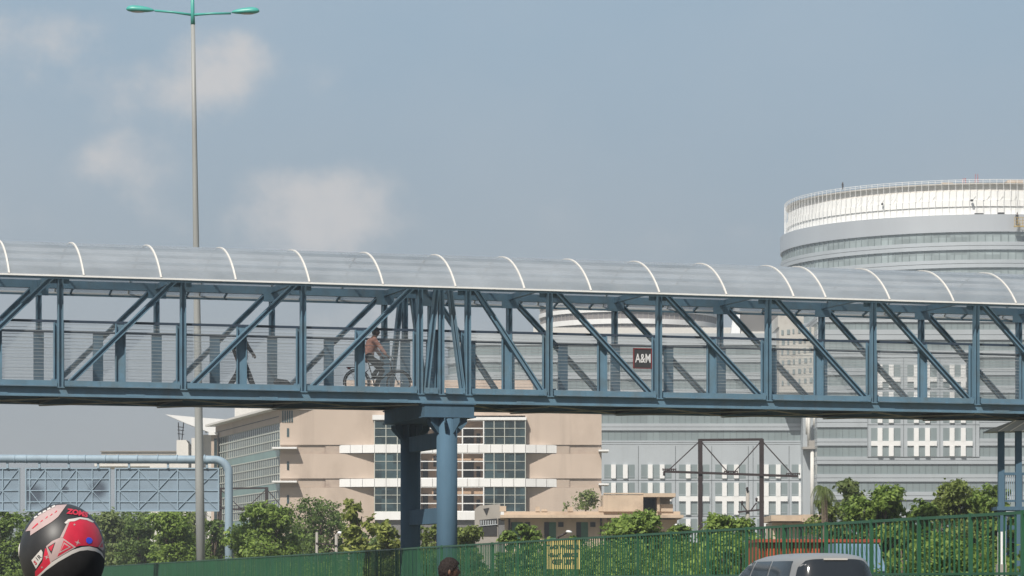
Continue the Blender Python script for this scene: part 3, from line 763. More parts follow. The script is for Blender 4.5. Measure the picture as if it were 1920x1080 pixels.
mb = MB(); fb(mb, D, 432, 455, 783, 792, -20, -10); fb(mb, D+12, 440, 530, 758, 782, -10, 0); world_part(mb, 'roof_plant', 'paleband', cw)
mb = MB()
for q in range(9): mb.bar(P(386+q*4.2, 812-(q % 3)*4, D+1), P(390+q*4.5, 797+(q % 2)*6, D+1), .18, .18)
world_part(mb, 'cowl', 'metal', cw)
mb = MB(); fb(mb, D+10, 190, 335, 847, 853, -12, 0)
fb(mb, D+10, 280, 430, 869, 1100, -12, -.5); fb(mb, D+10, 176, 280, 869, 874, -12, -.5)
lw = empty('low_building', P(260, 1110, D+10), 0, 'low white flat roofed building showing above the gantry pipe', 'building')
world_part(mb, 'wall', 'paleband', lw)
mb = MB(); fb(mb, D+10, 178, 428, 857, 867, -11, -1); world_part(mb, 'window', 'glass', lw)
mb = MB(); fb(mb, D+10, 188, 337, 845.5, 847, -12.3, .3); world_part(mb, 'roof', 'concrete', lw)

# grey clad building
def bands_facade(root, D, x0, x1, lst, depth=24, joint=True, glass='glassgrey', vstep=12.):
    mL, mG, mJ = MB(), MB(), MB()
    for (t, y0, y1) in lst:
        if t == 'L':
            m_ = (y0+y1)/2
            if joint and y1-y0 < 20: fb(mL, D, x0, x1, y0, m_-.45, -depth, 0); fb(mL, D, x0, x1, m_+.45, y1, -depth, .05); fb(mJ, D, x0+.3, x1-.3, m_-.45, m_+.45, -depth+.4, -.12)
            else: fb(mL, D, x0, x1, y0, y1, -depth, 0)
        else:
            fb(mG, D, x0+.2, x1-.2, y0, y1, -depth+.2, -.22)
            x = x0+vstep
            while x < x1-2: fb(mJ, D, x-.18, x+.18, y0, y1, -.22, -.17); x += vstep
            fb(mJ, D, x0+.3, x1-.3, y0, y0+.5, -.22, -.12)
    a = world_part(mL, 'cladding', 'metal', root); world_part(mG, 'ribbon_glass', glass, root); world_part(mJ, 'joint_lines', 'joint', root)
D = 480.; k = D/F; GR = 1090+CAMH/k
gb = empty('grey_building', P(1230, GR, D+12), 0, 'long grey metal clad building with white cross windows behind the pylon', 'building')
lst = [('L', 625, 647)]
y = 647
for q in range(5): lst += [('G', y, y+19), ('L', y+19, y+32)]; y += 32
lst += [('G', 807, 826), ('L', 826, 833)]
bands_facade(gb, D, 925, 1510, lst)
mb = MB(); fb(mb, D, 925, 1510, 833.6, GR+1, -24, 0)
world_part(mb, 'wall_panels', 'metal', gb)
mb = MB(); fb(mb, D, 1129, 1510, 833, 833.6, -23, -.15); 
for x in (1197, 1266.5, 1334.5, 1403, 1412, 1479.5): fb(mb, D, x-.45, x+.45, 836, GR, 0, .03)
for y in (900.5, 968): fb(mb, D, 1129, 1510, y-.5, y+.5, .0, .035)
world_part(mb, 'panel_joint', 'joint', gb)
for x0 in (1133, 1202, 1273, 1341, 1419.5, 1484.5):
    w_ = 57 if x0 < 1480 else 26
    for (y0, y1) in ((871, 897), (905, 931), (940, 965), (973, 999)):
        mb = MB(); fb(mb, D, x0, x0+w_, y0, y1, .0, .04); win = world_part(mb, 'window', 'glassgrey', gb)
        mb = MB()
        for (a, b) in ((12.8, 21.5), (35, 43.8)):
            if a < w_: mb = MB(); fb(mb, D, x0+a, x0+min(b, w_), y0-(0 if y0 != 940 else 9.5), y1, .04, .35); world_sub(mb, 'white_fin', 'panelwhite', win, gb)
        mb = MB()
        if y0 == 940:
            for (a, b) in ((0, 12.8), (21.5, 35), (43.8, w_)):
                if a < w_: mb = MB(); fb(mb, D, x0+a, x0+min(b, w_), 930.5, 940, .04, .33); world_sub(mb, 'white_crossbar', 'panelwhite', win, gb)
        mb = MB(); fb(mb, D, x0+.5, x0+w_-.5, y1-4.2, y1-3.5, .04, .09); world_sub(mb, 'sill_line', 'metal', win, gb)
# rounded west end of the same block
mb = MB(); c = ((925-960)*k, D+7.5)
for (t, y0, y1) in lst:
    z0_, z1_ = CAMH+(HY-y1)*k, CAMH+(HY-y0)*k
    mb.ring(c, 1, 7.5 if t == 'L' else 7.25, z0_, z1_, R(180), R(270), 14, 0 if t == 'L' else 1)
world_part(mb, 'rounded_end', ['metal', 'glassgrey'], gb)
# lean stair and service strip between the two grey blocks
D = 474.; k = D/F
ss = empty('service_shaft', P(1520, 1106, D), 0, 'narrow concrete service strip with white pipes between the grey blocks', 'shaft')
mb = MB(); fb(mb, D, 1508, 1532, 730, 1110, -14, -2); world_part(mb, 'wall', 'metal', ss)
for (x, y0, y1, r) in ((1523, 840, 975, .30), (1516.5, 770, 828, .25), (1527, 770, 800, .2), (1512, 772, 815, .12)):
    mb = MB(); mb.tube([P(x, y1, D), P(x, y0, D)], r, 12); world_part(mb, 'pipe', 'paleband', ss)
mb = MB(); fb(mb, D, 1505, 1530, 838, 842, -2, .6); fb(mb, D, 1516, 1528, 826, 838, -2, .3); world_part(mb, 'bracket', 'concrete', ss)
mb = MB(); fb(mb, D, 1460, 1508, 590, 612, -20, -1.0); fb(mb, D, 1462, 1531, 612, 735, -20, -1.0); world_part(mb, 'upper_block', 'shaftwall', ss)
mb = MB()
for r_ in range(6):
    for q in range(6):
        x = 1466+q*10.5+(r_ % 2)*.8; y = 618+r_*19-q*1.1
        fb(mb, D, x, x+(4.2, 5.5, 3.2)[(q+r_) % 3], y, y+9, -1.0, -.9)
world_part(mb, 'window', 'glassgrey', ss)

D = 470.; k = D/F; GR = 1090+CAMH/k
g2 = empty('tower_podium', P(1800, GR, D+12), 0, 'grey banded block under the round tower with white cross windows', 'building')
lst = [('L', 592, 604), ('G', 604, 618), ('L', 618, 637)]
y = 637
while y < 770: lst += [('G', y, min(y+20, 770)), ('L', min(y+20, 770), min(y+33, 783))]; y += 33
lst = [e for e in lst if e[2] > e[1] and e[1] < 770]
lst = [(t, a, min(b, 783)) for (t, a, b) in lst]
lst += [('L', 783, 801), ('G', 801, 822), ('L', 822, 835.5), ('G', 835.5, 856), ('L', 856, 870), ('G', 870, 889), ('L', 889, 903), ('G', 903, 922), ('L', 922, 937), ('G', 937, 955), ('L', 955, 970), ('G', 970, 1000), ('L', 1000, GR)]
bands_facade(g2, D, 1532, 2150, lst, 26)
mb = MB(); fb(mb, D, 1626, 1836, 672, 856.5, .06, .16); cp = world_part(mb, 'cross_panel', 'metal', g2)
mb = MB()
for x in (1627, 1694, 1762, 1829): fb(mb, D, x-.4, x+.4, 672, 856, .16, .19)
for y in (796.5, 730): fb(mb, D, 1626, 1836, y-.4, y+.4, .16, .195)
world_part(mb, 'panel_joint', 'joint', g2)
for x0 in (1633, 1701, 1768):
    for (y0, y1) in ((684, 707), (716, 727), (735, 757), (768, 793), (802.5, 827), (836, 855.5)):
        mb = MB(); fb(mb, D, x0, x0+55, y0, y1, .16, .20); win = world_part(mb, 'window', 'glassgrey', g2)
        mb = MB()
        for (a, b) in ((12, 21), (33, 42)): mb = MB(); fb(mb, D, x0+a, x0+b, y0, y1, .20, .45); world_sub(mb, 'white_fin', 'panelwhite', win, g2)
        if y0 in (716, 836): mb = MB(); fb(mb, D, x0, x0+55, y0-9, y0, .16, .42); world_sub(mb, 'white_crossbar', 'panelwhite', win, g2)

# round tower
DT = 520.; RT = 356/F*DT; cx_, cy_ = (1820-960)/F*DT, DT; DF = DT-RT
tw = empty('round_tower', (cx_, cy_, 0), 0, 'large round silver tower with unfinished white wrapped top storeys', 'tower')
def zt_(y): return CAMH+(HY-y)/F*DF
def ring_part(name, specs, mats):
    mb = MB()
    for (r0, r1, y0, y1, m) in specs: mb.ring((0, 0), r0, r1, zt_(y1), zt_(y0), R(150), R(390), 120, m)
    return part(mb, name, mats, tw)
sp_ = [(RT-3, RT, 401.5, 434, 0)]
ring_part('smooth_band', sp_, ['metalband'])
L_, G_, J_ = [], [], []
y = 434
while y < 600:
    G_.append((RT-3, RT-.35, y, y+18.8, 0)); L_.append((RT-3, RT-.05, y+18.8, y+25.5, 0)); J_.append((RT-3, RT-.25, y+25.5, y+26.4, 0)); L_.append((RT-3, RT, y+26.4, y+33.5, 0)); y += 33.5
ring_part('ribbon_glass', G_, ['glassblue']); ring_part('cladding_band', L_, ['metal']); ring_part('band_joint', J_, ['joint'])
mb = MB()
for gy0 in (434, 467.5, 501):
    for q in range(84):
        a = R(178)+R(184)*q/84+random.uniform(-.002, .002); ca, sa = math.cos(a), math.sin(a); r = RT-.33
        mb.obox((r*ca, r*sa, zt_(gy0+18.8)), (r*ca, r*sa, zt_(gy0)), Vector((-sa, ca, 0)), -.06, .06, Vector((ca, sa, 0)), 0, .1)
part(mb, 'glass_joint', 'glassgrey', tw)
mb = MB(); mb.ring((0, 0), 1, RT-3.1, 0, zt_(344), R(0), R(360), 90); part(mb, 'core', 'concrete', tw)
ring_part('tarpaulin', [(RT-2.4, RT-1.3, 356, 373, 0), (RT-2.4, RT-1.0, 373.6, 385, 0), (RT-2.4, RT-1.2, 385.6, 401.5, 0)], ['tarp'])
ring_part('tarp_gap_line', [(RT-2.45, RT-1.5, 373, 373.6, 0), (RT-2.45, RT-1.5, 385, 385.6, 0)], ['concrete'])  # thin grey gap lines between the tarpaulin bands
ring_part('open_storey', [(RT-3, RT-1.6, 343, 356, 0)], ['paleband'])
ring_part('roof_slab', [(RT-6, RT-.9, 341, 343.2, 0)], ['shaftwall'])
mb = MB(); npst = 106
for q in range(npst):
    a = R(170)+R(210)*q/npst; ca, sa = math.cos(a), math.sin(a)
    r = RT-.75; d = Vector((ca, sa, 0)); t_ = Vector((-sa, ca, 0))
    mb.obox(d*r+Vector((0, 0, zt_(399))), d*r+Vector((0, 0, zt_(334.5))), t_, -.03, .03, d, -.03, .03)
    if q % 2 == 0 and random.random() < .7: mb.bar(d*r+Vector((0, 0, zt_(372))), d*r+t_*.9+Vector((0, 0, zt_(358))), .06, .06)
for y in (334.8, 338): mb.ring((0, 0), RT-.8, RT-.72, zt_(y+.7), zt_(y), R(170), R(380), 120)
part(mb, 'scaffold_posts', 'panelwhite', tw)
mb = MB()
for (px, w_, h) in ((1762, 22, 6), (1812, 34, 6), (1885, 30, 9)):
    x = (px-960)/F*(DF+8)-cx_; mb.box(x, x+w_*.085, -RT+6, -RT+12, zt_(343), zt_(343)+h*.085*1.6)
part(mb, 'roof_hut', 'beige', tw)
mb = MB()
for px, h in ((1808, 16), (1831, 21)):
    x = (px-960)/F*(DF+10)-cx_; z = zt_(343)
    for e in (-.3, .3): mb.bar((x+e, -RT+10, z), (x+e*.6, -RT+10, z+h*.13), .07, .07)
    for q in range(6): mb.bar((x-.28, -RT+10, z+q*.35), (x+.28, -RT+10, z+q*.35+.3), .05, .05)
part(mb, 'aerial', 'red', tw)
mb = MB()
for (px, py, w_) in ((1605, 374, 3), (1765, 375, 4), (1772, 401, 16), (1815, 400, 12)):
    x = (px-1820)/F*DF*1.0
    if abs(x) > RT-2: continue
    yb_ = -math.sqrt((RT-.6)**2-x*x)
    mb.box(x, x+w_*.085, yb_-.5, yb_, zt_(py+1.5), zt_(py-2))
part(mb, 'gap_patch', 'hole', tw)
mb = MB()
for (px, py, h) in ((1935, 465, 9), (1935, 491, 9)):
    x = (1907-1820)/F*DF; yb_ = -math.sqrt(RT**2-x*x); mb.box(x-.2, x+5, yb_-.8, yb_-.2, zt_(py+h), zt_(py))
part(mb, 'louvre_box', 'paleband', tw)
# work cradle
xg = (1897-960)/F*(DF+1.2); yg = cy_-math.sqrt(RT**2-(xg-cx_)**2)-.7
cr = empty('work_cradle', (xg, yg, 0), 0, 'yellow hanging work cradle at the right edge of the tower', 'cradle')
mb = MB(); z0_, z1_ = CAMH+(HY-424)/F*yg, CAMH+(HY-408)/F*yg
mb.box(0, 3.4, -.7, 0, z0_-.15, z0_)
part(mb, 'floor', 'yellowmetal', cr)
mb = MB()
for q in range(9): mb.box(q*.42, q*.42+.07, -.72, -.66, z0_, z1_)
for z in (z0_+.35, z0_+.75, z1_-.07): mb.box(0, 3.4, -.715, -.665, z, z+.07)
part(mb, 'guard_rail', 'yellowmetal', cr)
mb = MB()
for x in (.3, 3.0): mb.tube([(x, -.35, z1_-1.2), (x, -.35, zt_(341))], .025, 6)
part(mb, 'cable', 'joint', cr)

# round striped building in the middle distance
DB = 600.; RB = 167/F*DB; DBF = DB-RB
sb = empty('striped_rotunda', ((1178-960)/F*DB, DB, 0), 0, 'round building striped white and dark grey, seen through the bridge', 'building')
def zb_(y): return CAMH+(HY-y)/F*DBF
mb = MB()
for (y0, y1, r) in ((562, 566, 0), (576.5, 584, .1), (597, 606.5, .1), (619, 626, .1), (640, 650, .1), (664, 676, .1)): mb.ring((0, 0), 2, RB+r, zb_(y1), zb_(y0), R(150), R(390), 80)
part(mb, 'white_band', 'panelwhite', sb)
mb = MB()
for (y0, y1) in ((566, 576.5), (584, 597), (606.5, 619), (626, 640), (650, 664), (676, 1100)): mb.ring((0, 0), 2, RB-.3, zb_(y1), zb_(y0), R(150), R(390), 80)
part(mb, 'dark_band', 'greydark', sb)
mb = MB()
for (y0, y1) in ((566, 576.5), (584, 597), (606.5, 619)):
    for q in range(50):
        a = R(180)+R(180)*q/50; ca, sa = math.cos(a), math.sin(a)
        mb.obox(((RB-.28)*ca, (RB-.28)*sa, zb_(y1)), ((RB-.28)*ca, (RB-.28)*sa, zb_(y0)), Vector((-sa, ca, 0)), -.06, .06, Vector((ca, sa, 0)), 0, .08)
part(mb, 'mullion', 'concrete', sb)
D = 560.; k = D/F
mb = MB(); fb(mb, D, 1000, 1390, 614, 1105, -8, 0)
lb = empty('pale_annex', P(1200, 1104, D), 0, 'low pale annex roof at the foot of the striped round building', 'building')
world_part(mb, 'wall', 'paleband', lb)
D = 540.
db = empty('dark_block', P(1430, 1104, D), 0, 'dark grey blank block left of the round tower, behind the bridge', 'building')
mb = MB(); fb(mb, D, 1389, 1480, 583, 1104, -12, 0); world_part(mb, 'wall', 'darkconcrete', db)
mb = MB(); fb(mb, D, 1389, 1480, 622, 626, 0.01, .6); world_part(mb, 'parapet', 'paleband', db)
D = 505.
ch = empty('white_pylon', P(1378, 632, D), 0, 'tapered white mast standing on the grey roof behind the bridge', 'mast')
mb = MB(); mb.prism([P(1369, 640, D), P(1388, 640, D), P(1387, 575, D), P(1377, 575, D)], (0, 2, 0)); world_part(mb, 'shaft', 'panelwhite', ch)
mb = MB(); fb(mb, D, 1376, 1388, 574, 575.5, -2.1, .1); world_part(mb, 'cap', 'paleband', ch)

# flat roofed beige houses
D = 200.; k = D/F; GR = 1090+CAMH/k
hs = empty('beige_house', P(1080, GR, D+4), 0, 'flat roofed beige house with a row of green doors behind the fence', 'house')
mb = MB(); fb(mb, D, 946, 1138, 972, GR, -9, 0); fb(mb, D, 1138, 1270, 974, GR, -9, -.4); world_part(mb, 'wall', 'beige', hs)
mb = MB(); fb(mb, D, 938, 1280, 966, 971.5, -9.5, 1.1); fb(mb, D, 945, 1275, 959, 966, -9.2, .2)
rf_ = world_part(mb, 'roof', 'beige', hs)
mb = MB()
for (x0, x1, y0) in ((937, 949, 949), (1004, 1012, 950), (1064, 1074, 951), (1122, 1134, 950), (1015, 1026, 955)):
    mb = MB(); fb(mb, D, x0, x1, y0, 959, -.4, .25); world_sub(mb, 'parapet_block', 'beige', rf_, hs)
for x in (958, 1020.5, 1080.5):
    mb = MB(); fb(mb, D, x, x+22, 979, 1014, .0, .05); d_ = world_part(mb, 'door', 'green_door', hs)
    mb = MB(); fb(mb, D, x, x+9 if x > 960 else x+2, 979, 1014, .05, .06); world_sub(mb, 'open_gap', 'hole', d_, hs)
    mb = MB(); fb(mb, D, x+26, x+36, 979, 988, .0, .05); world_part(mb, 'window', 'hole', hs)
for x in (955, 1127): 
    mb = MB(); mb.tube([P(x, GR, D-.15), P(x, 972, D-.15)], .06, 8); world_part(mb, 'drain_pipe', 'maroon', hs)
mb = MB(); fb(mb, D-.5, 1131, 1206, 927, 959, -6, 0); fb(mb, D-.5, 1206, 1266, 925, 932, -6, .4); fb(mb, D-.5, 1206, 1262, 932, 959, -6, -4); fb(mb, D-.5, 1232, 1237, 932, 959, -4, 0); fb(mb, D-.5, 1237, 1262, 945, 959, -1.5, -.2)
mb.box(*[(x-960)*k for x in (1131, 1206)], D-.55, D-.5, CAMH+(HY-927)*k, CAMH+(HY-924.5)*k)
world_part(mb, 'rooftop_room', 'beige', hs)
mb = MB(); fb(mb, D-.5, 1208, 1231, 934, 958.5, -4, -3.9); world_part(mb, 'doorway', 'hole', hs)
D = 205.; k = D/F
gh = empty('gatehouse', P(915, 1090+CAMH/k, D), 0, 'small grey gatehouse with a triangular gable notch beside the beige house', 'gatehouse')
mb = MB(); A_ = lambda x, y: P(x, y, D)
mb.prism([A_(890, 955), A_(899, 948), A_(938, 945), A_(938, 972), A_(934, 972), A_(934, 1120), A_(890, 1120)], (0, 5, 0)); world_part(mb, 'wall', 'concrete', gh)
mb = MB(); mb.prism([P(906, 954, D-.05), P(917, 952, D-.05), P(912, 966, D-.05)], (0, .04, 0)); 
mb.prism([P(899, 975, D-.05), P(932, 972, D-.05), P(932, 1005, D-.05), P(903, 1005, D-.05)], (0, .04, 0)); world_part(mb, 'opening', 'hole', gh)
mb = MB()
for q in range(7): mb.bar(P(902+q*4.4, 976, D-.08), P(902+q*4.4, 984, D-.08), .07, .05)
mb.bar(P(899, 986, D-.08), P(933, 983, D-.08), .07, .05); world_part(mb, 'grille', 'metal', gh)
D = 170.; k = D/F
h2 = empty('low_house', P(1480, 1090+CAMH/k, D), 0, 'beige flat roofed hut whose roof slab shows left of the palm', 'house')
mb = MB(); fb(mb, D, 1450, 1540, 979, 1090+CAMH/k, -5, -.8); world_part(mb, 'wall', 'beige', h2)
mb = MB(); fb(mb, D, 1446, 1503, 966, 977, -6, .0); fb(mb, D, 1503, 1546, 965, 978.5, -6, .3); world_part(mb, 'roof', 'beige', h2)
mb = MB(); fb(mb, D, 1470, 1478, 985, 1010, -.8, -.7); fb(mb, D, 1500, 1506, 985, 1010, -.8, -.7); world_part(mb, 'window', 'hole', h2)

# orange container and blue cart behind the fence
D = 54.5; k = D/F
oc = empty('orange_container', P(1490, 1090+CAMH/k, D), 0, 'orange corrugated sheet container standing behind the green fence', 'container')
mb = MB(); x = 1421.
while x < 1568: fb(mb, D, x, x+3.2, 1017, 1090+CAMH/k-14, -2.4, .03); fb(mb, D, x+3.2, x+5.6, 1017.2, 1090+CAMH/k-14, -2.4, -.01); x += 5.6
world_part(mb, 'wall', 'orange', oc)
mb = MB(); fb(mb, D, 1418, 1652, 1011, 1017, -2.5, .12); world_part(mb, 'roof', 'orangedark', oc)
mb = MB(); fb(mb, D, 1537, 1566, 1024, 1060, .03, .05); world_part(mb, 'door', 'hole', oc)
D = 51.5; k = D/F
bc = empty('blue_kiosk', P(1610, 1090+CAMH/k, D), 0, 'pale blue sheet metal kiosk with sloping side beside the orange container', 'kiosk')
mb = MB(); mb.prism([P(1564, 1019, D), P(1647, 1020, D), P(1661, 1068, D), P(1664, 1090+CAMH/k, D), P(1570, 1090+CAMH/k, D)], (0, 1.6, 0)); world_part(mb, 'wall', 'bluesheet', bc)
mb = MB(); 
for q in range(10): mb.bar(P(1570+q*8, 1022, D-.02), P(1573+q*8.6, 1066, D-.02), .03, .03)
mb.bar(P(1564, 1068, D-.03), P(1661, 1068, D-.03), .05, .05); world_part(mb, 'seam', 'bluesheet', bc)

# stair landing at the right edge
D = 85.; k = D/F
st = empty('stair_landing', P(1900, 1090+CAMH/k, D), 0, 'blue steel stair landing with railing and sloping roof at the right edge', 'stair')
for x in (1877, 1909.5, 1942):
    mb = MB(); mb.bar(P(x, 1090+CAMH/k, D), P(x, 805, D), .17, .17)
    world_part(mb, 'post', 'blue_col', st)
mb = MB(); mb.prism([P(1854, 809, D-.3), P(1855, 806, D-.3), P(1904, 788, D-.3), P(1990, 788, D-.3), P(1990, 806, D-.3), P(1900, 808, D-.3)], (0, 1.1, 0))
rf_ = world_part(mb, 'roof', 'metal', st)
mb = MB()
for q in range(4):
    a = P(1872+q*22, 808.5, D-.33); b = P(1905+q*22, 788.5, D-.33); mb.bar(a, b, .03, .03)
world_sub(mb, 'roof_seam', 'white', rf_, st)
mb = MB(); fb(mb, D, 1882, 1980, 886, 891, -.05, .06); fb(mb, D, 1882, 1980, 938, 941, -.05, .05)
rl = world_part(mb, 'railing', 'blue_col', st)
mb = MB()
for q in range(22): fb(mb, D, 1884+q*4, 1885.4+q*4, 891, 938, -.02, .02)
world_sub(mb, 'baluster', 'gantry', rl, st)
mb = MB(); fb(mb, D, 1868, 1990, 950, 957, -.9, .15); fb(mb, D, 1872, 1990, 962, 968, -.8, .0); world_part(mb, 'deck', 'blue_col', st)
mb = MB()
for q in range(6): fb(mb, D, 1885, 1960, 985+q*24, 993+q*24, -.4-q*.28, -.1-q*.28)
for x in (1884, 1930): mb.bar(P(x, 968, D), P(x, 1180, D), .07, .25)
world_part(mb, 'steps', 'blue_col', st)
mb = MB(); 
for q in range(3): fb(mb, 42.5, 1870.5+q*5.5, 1874.2+q*5.5, 998-q*1.0, 1058, 0, .02)
DBD = 42.5
bs = empty('white_boards', P(1876, 1090+CAMH/DBD*F, DBD), 0, 'upright white boards just behind the fence below the stair landing', 'boards')
mb.v = [tuple(Vector(v)) for v in mb.v]; world_part(mb, 'strip', 'panelwhite', bs)
mb = MB(); fb(mb, DBD, 1869, 1886, 1058, 1090+CAMH/DBD*F, -.1, .05); world_part(mb, 'base', 'concrete', bs)

# pylons
def pylon(D, xa, xb, yt, ya, arm0, arm1, th, label):
    k = D/F; o = empty('power_pylon', P((xa+xb)/2, 1090+CAMH/k, D), 0, label, 'pylon', 'steel frame pylons')
    for x in (xa, xb):
        mb = MB(); mb.bar(P(x, 1090+CAMH/k, D), P(x, yt, D), th*1.1, th); world_part(mb, 'mast', 'maroon', o)
    mb = MB(); mb.bar(P(xa-2, yt+2, D), P(xb+2, yt+1, D), th*.8, th*.6); world_part(mb, 'top_beam', 'maroon', o)
    mb = MB(); mb.bar(P(*arm0, D-.12), P(*arm1, D-.12), th*.6, th*.6); arm = world_part(mb, 'cross_arm', 'maroon', o)
    sl = (arm1[1]-arm0[1])/(arm1[0]-arm0[0]); A = lambda x: arm0[1]+sl*(x-arm0[0])
    xm = (xa+xb)/2
    for (p, q) in (((xa, yt+3), (arm0[0]+8, A(arm0[0]+8)-1)), ((xa, yt+3), (xm-4, A(xm)-1)), ((xb, yt+3), (xm+4, A(xm)-1)), ((xb, yt+3), (arm1[0]-8, A(arm1[0])-1))):
        mb = MB(); mb.bar(P(*p, D), P(*q, D), th*.28, th*.28); world_part(mb, 'stay', 'maroon', o)
    sc_ = (xb-xa)/115
    for x in (arm0[0]+11*sc_, xm, arm1[0]-9*sc_):
        mb = MB()
        for q in range(7):
            px = x+(q-3)*4*sc_; y = A(x)-4*sc_
            mb.tube([P(px, y-2.2*sc_, D-.12), P(px, y+2.*sc_, D-.12)], .03*D/150, 6)
        mb.bar(P(x-13*sc_, A(x)-4.5*sc_, D-.12), P(x+13*sc_, A(x)-4.5*sc_, D-.12), .05, .05)
        world_sub(mb, 'insulator', 'maroon', arm, o)
    mb = MB(); mb.tube([P(arm0[0]+1, A(arm0[0])+1, D-.12), P(arm0[0]+1, A(arm0[0])+8*sc_, D-.12)], .05, 8)
    world_sub(mb, 'hanging_weight', 'maroon', arm, o)
pylon(150., 1313, 1428, 823, 887, (1244, 884), (1496, 893), .19, 'large maroon steel pylon frame before the grey building, right of the columns')
pylon(215., 413, 500, 914, 953, (396, 952), (545, 961), .20, 'smaller dark pylon frame before the pink block, beside the gantry post')
# concrete power pole
D = 160.; k = D/F
cp = empty('power_pole', P(1402, 1090+CAMH/k, D), 0, 'pale concrete power pole with a dark crossarm between the pylon masts', 'pole')
mb = MB(); mb.tube([P(1402, 1090+CAMH/k, D), P(1402, 920, D)], [.16, .09], 12); world_part(mb, 'shaft', 'concrete', cp)
mb = MB(); mb.bar(P(1384, 960, D-.14), P(1425, 956, D-.14), .08, .09); mb.bar(P(1400, 957, D-.14), P(1391, 945, D-.14), .06, .06); mb.bar(P(1408, 957, D-.14), P(1418, 943, D-.14), .06, .06)
world_part(mb, 'crossarm', 'maroon', cp)
for (x, y) in ((1391.5, 943), (1418.5, 937), (1401, 917)):
    mb = MB(); mb.tube([P(x, y+4, D-.14), P(x, y-2, D-.14), P(x, y-4, D-.14)], [.04, .07, .03], 8); world_part(mb, 'insulator', 'maroon', cp)
mb = MB(); mb.bar(P(1390, 957, D-.14), P(1390, 945, D-.14), .03, .03); mb.bar(P(1419, 955, D-.14), P(1419, 943, D-.14), .03, .03)
world_part(mb, 'brace', 'maroon', cp)

# small lamps behind the fence
def small_lamp(x, y, D, dx, dy, h, label, post=True):
    k = D/F; o = empty('yard_lamp', P(x, 1090+CAMH/k, D), 0, label, 'yard lamp')
    mb = MB(); mb.tube([P(x, 1090+CAMH/k, D), P(x, y, D)], .06 if post else .045, 10); world_part(mb, 'post', 'concrete' if post else 'maroon', o)
    mb = MB(); mb.tube([P(x, y+.5, D), P(x+dx, y+dy, D)], .03, 8); world_part(mb, 'arm', 'concrete' if post else 'maroon', o)
    c = P(x+dx+h*.5, y+dy-1.5, D); mb = MB(); mb.ball(c, (h*k*.62, .13, 3.2*k), 16, 10, 0, Matrix.Rotation(R(12), 3, 'Y') if dy < 0 else Matrix.Rotation(R(8), 3, 'Y'))
    world_part(mb, 'lamp_head', 'panelwhite', o)
small_lamp(630.5, 1002, 128., 3, -1, 9, 'white yard lamp on a short post left of the dark column')
small_lamp(1045, 1008, 96., 17, -9, 10, 'white lamp head on a slanted arm before the green doors', False)
small_lamp(1262, 995, 110., 4, -8, 12, 'white lamp head beside the large pylon base', False)
D = 128.
pp = empty('timber_pole', P(594, 1090+CAMH/D*F, D), 0, 'bare grey post with a thin crossbar left of the white yard lamp', 'post')
mb = MB(); mb.tube([P(594, 1090+CAMH/D*F, D), P(594, 998, D)], .055, 10); world_part(mb, 'shaft', 'concrete', pp)
mb = MB(); mb.bar(P(592, 1018, D-.08), P(632, 1023, D-.08), .04, .04); world_part(mb, 'crossbar', 'maroon', pp)

# ------------------------------------------------------------------ vegetation
def leaves_obj(name, pos, nrm, size, m, parent=None, rs=None, aspect=.55):
    n = len(pos); rs = rs or np.random.RandomState(1)
    a = rs.normal(size=(n, 3)); a -= nrm*(a*nrm).sum(1)[:, None]; a /= np.linalg.norm(a, axis=1)[:, None]+1e-9
    b = np.cross(nrm, a); s = size*rs.uniform(.6, 1.3, n)[:, None]
    v = np.empty((n, 4, 3)); v[:, 0] = pos-a*s; v[:, 1] = pos+b*s*aspect+nrm*s*.12; v[:, 2] = pos+a*s; v[:, 3] = pos-b*s*aspect+nrm*s*.12
    me = bpy.data.meshes.new(name); me.vertices.add(n*4); me.vertices.foreach_set('co', v.reshape(-1))
    me.loops.add(n*4); me.loops.foreach_set('vertex_index', np.arange(n*4, dtype=np.int32))
    me.polygons.add(n); me.polygons.foreach_set('loop_start', np.arange(0, n*4, 4, dtype=np.int32)); me.polygons.foreach_set('loop_total', np.full(n, 4, dtype=np.int32))
    me.materials.append(M[m]); me.update(calc_edges=True); me.validate()
    o = bpy.data.objects.new(name, me); COL.objects.link(o)
    if parent: o.parent = parent
    return o
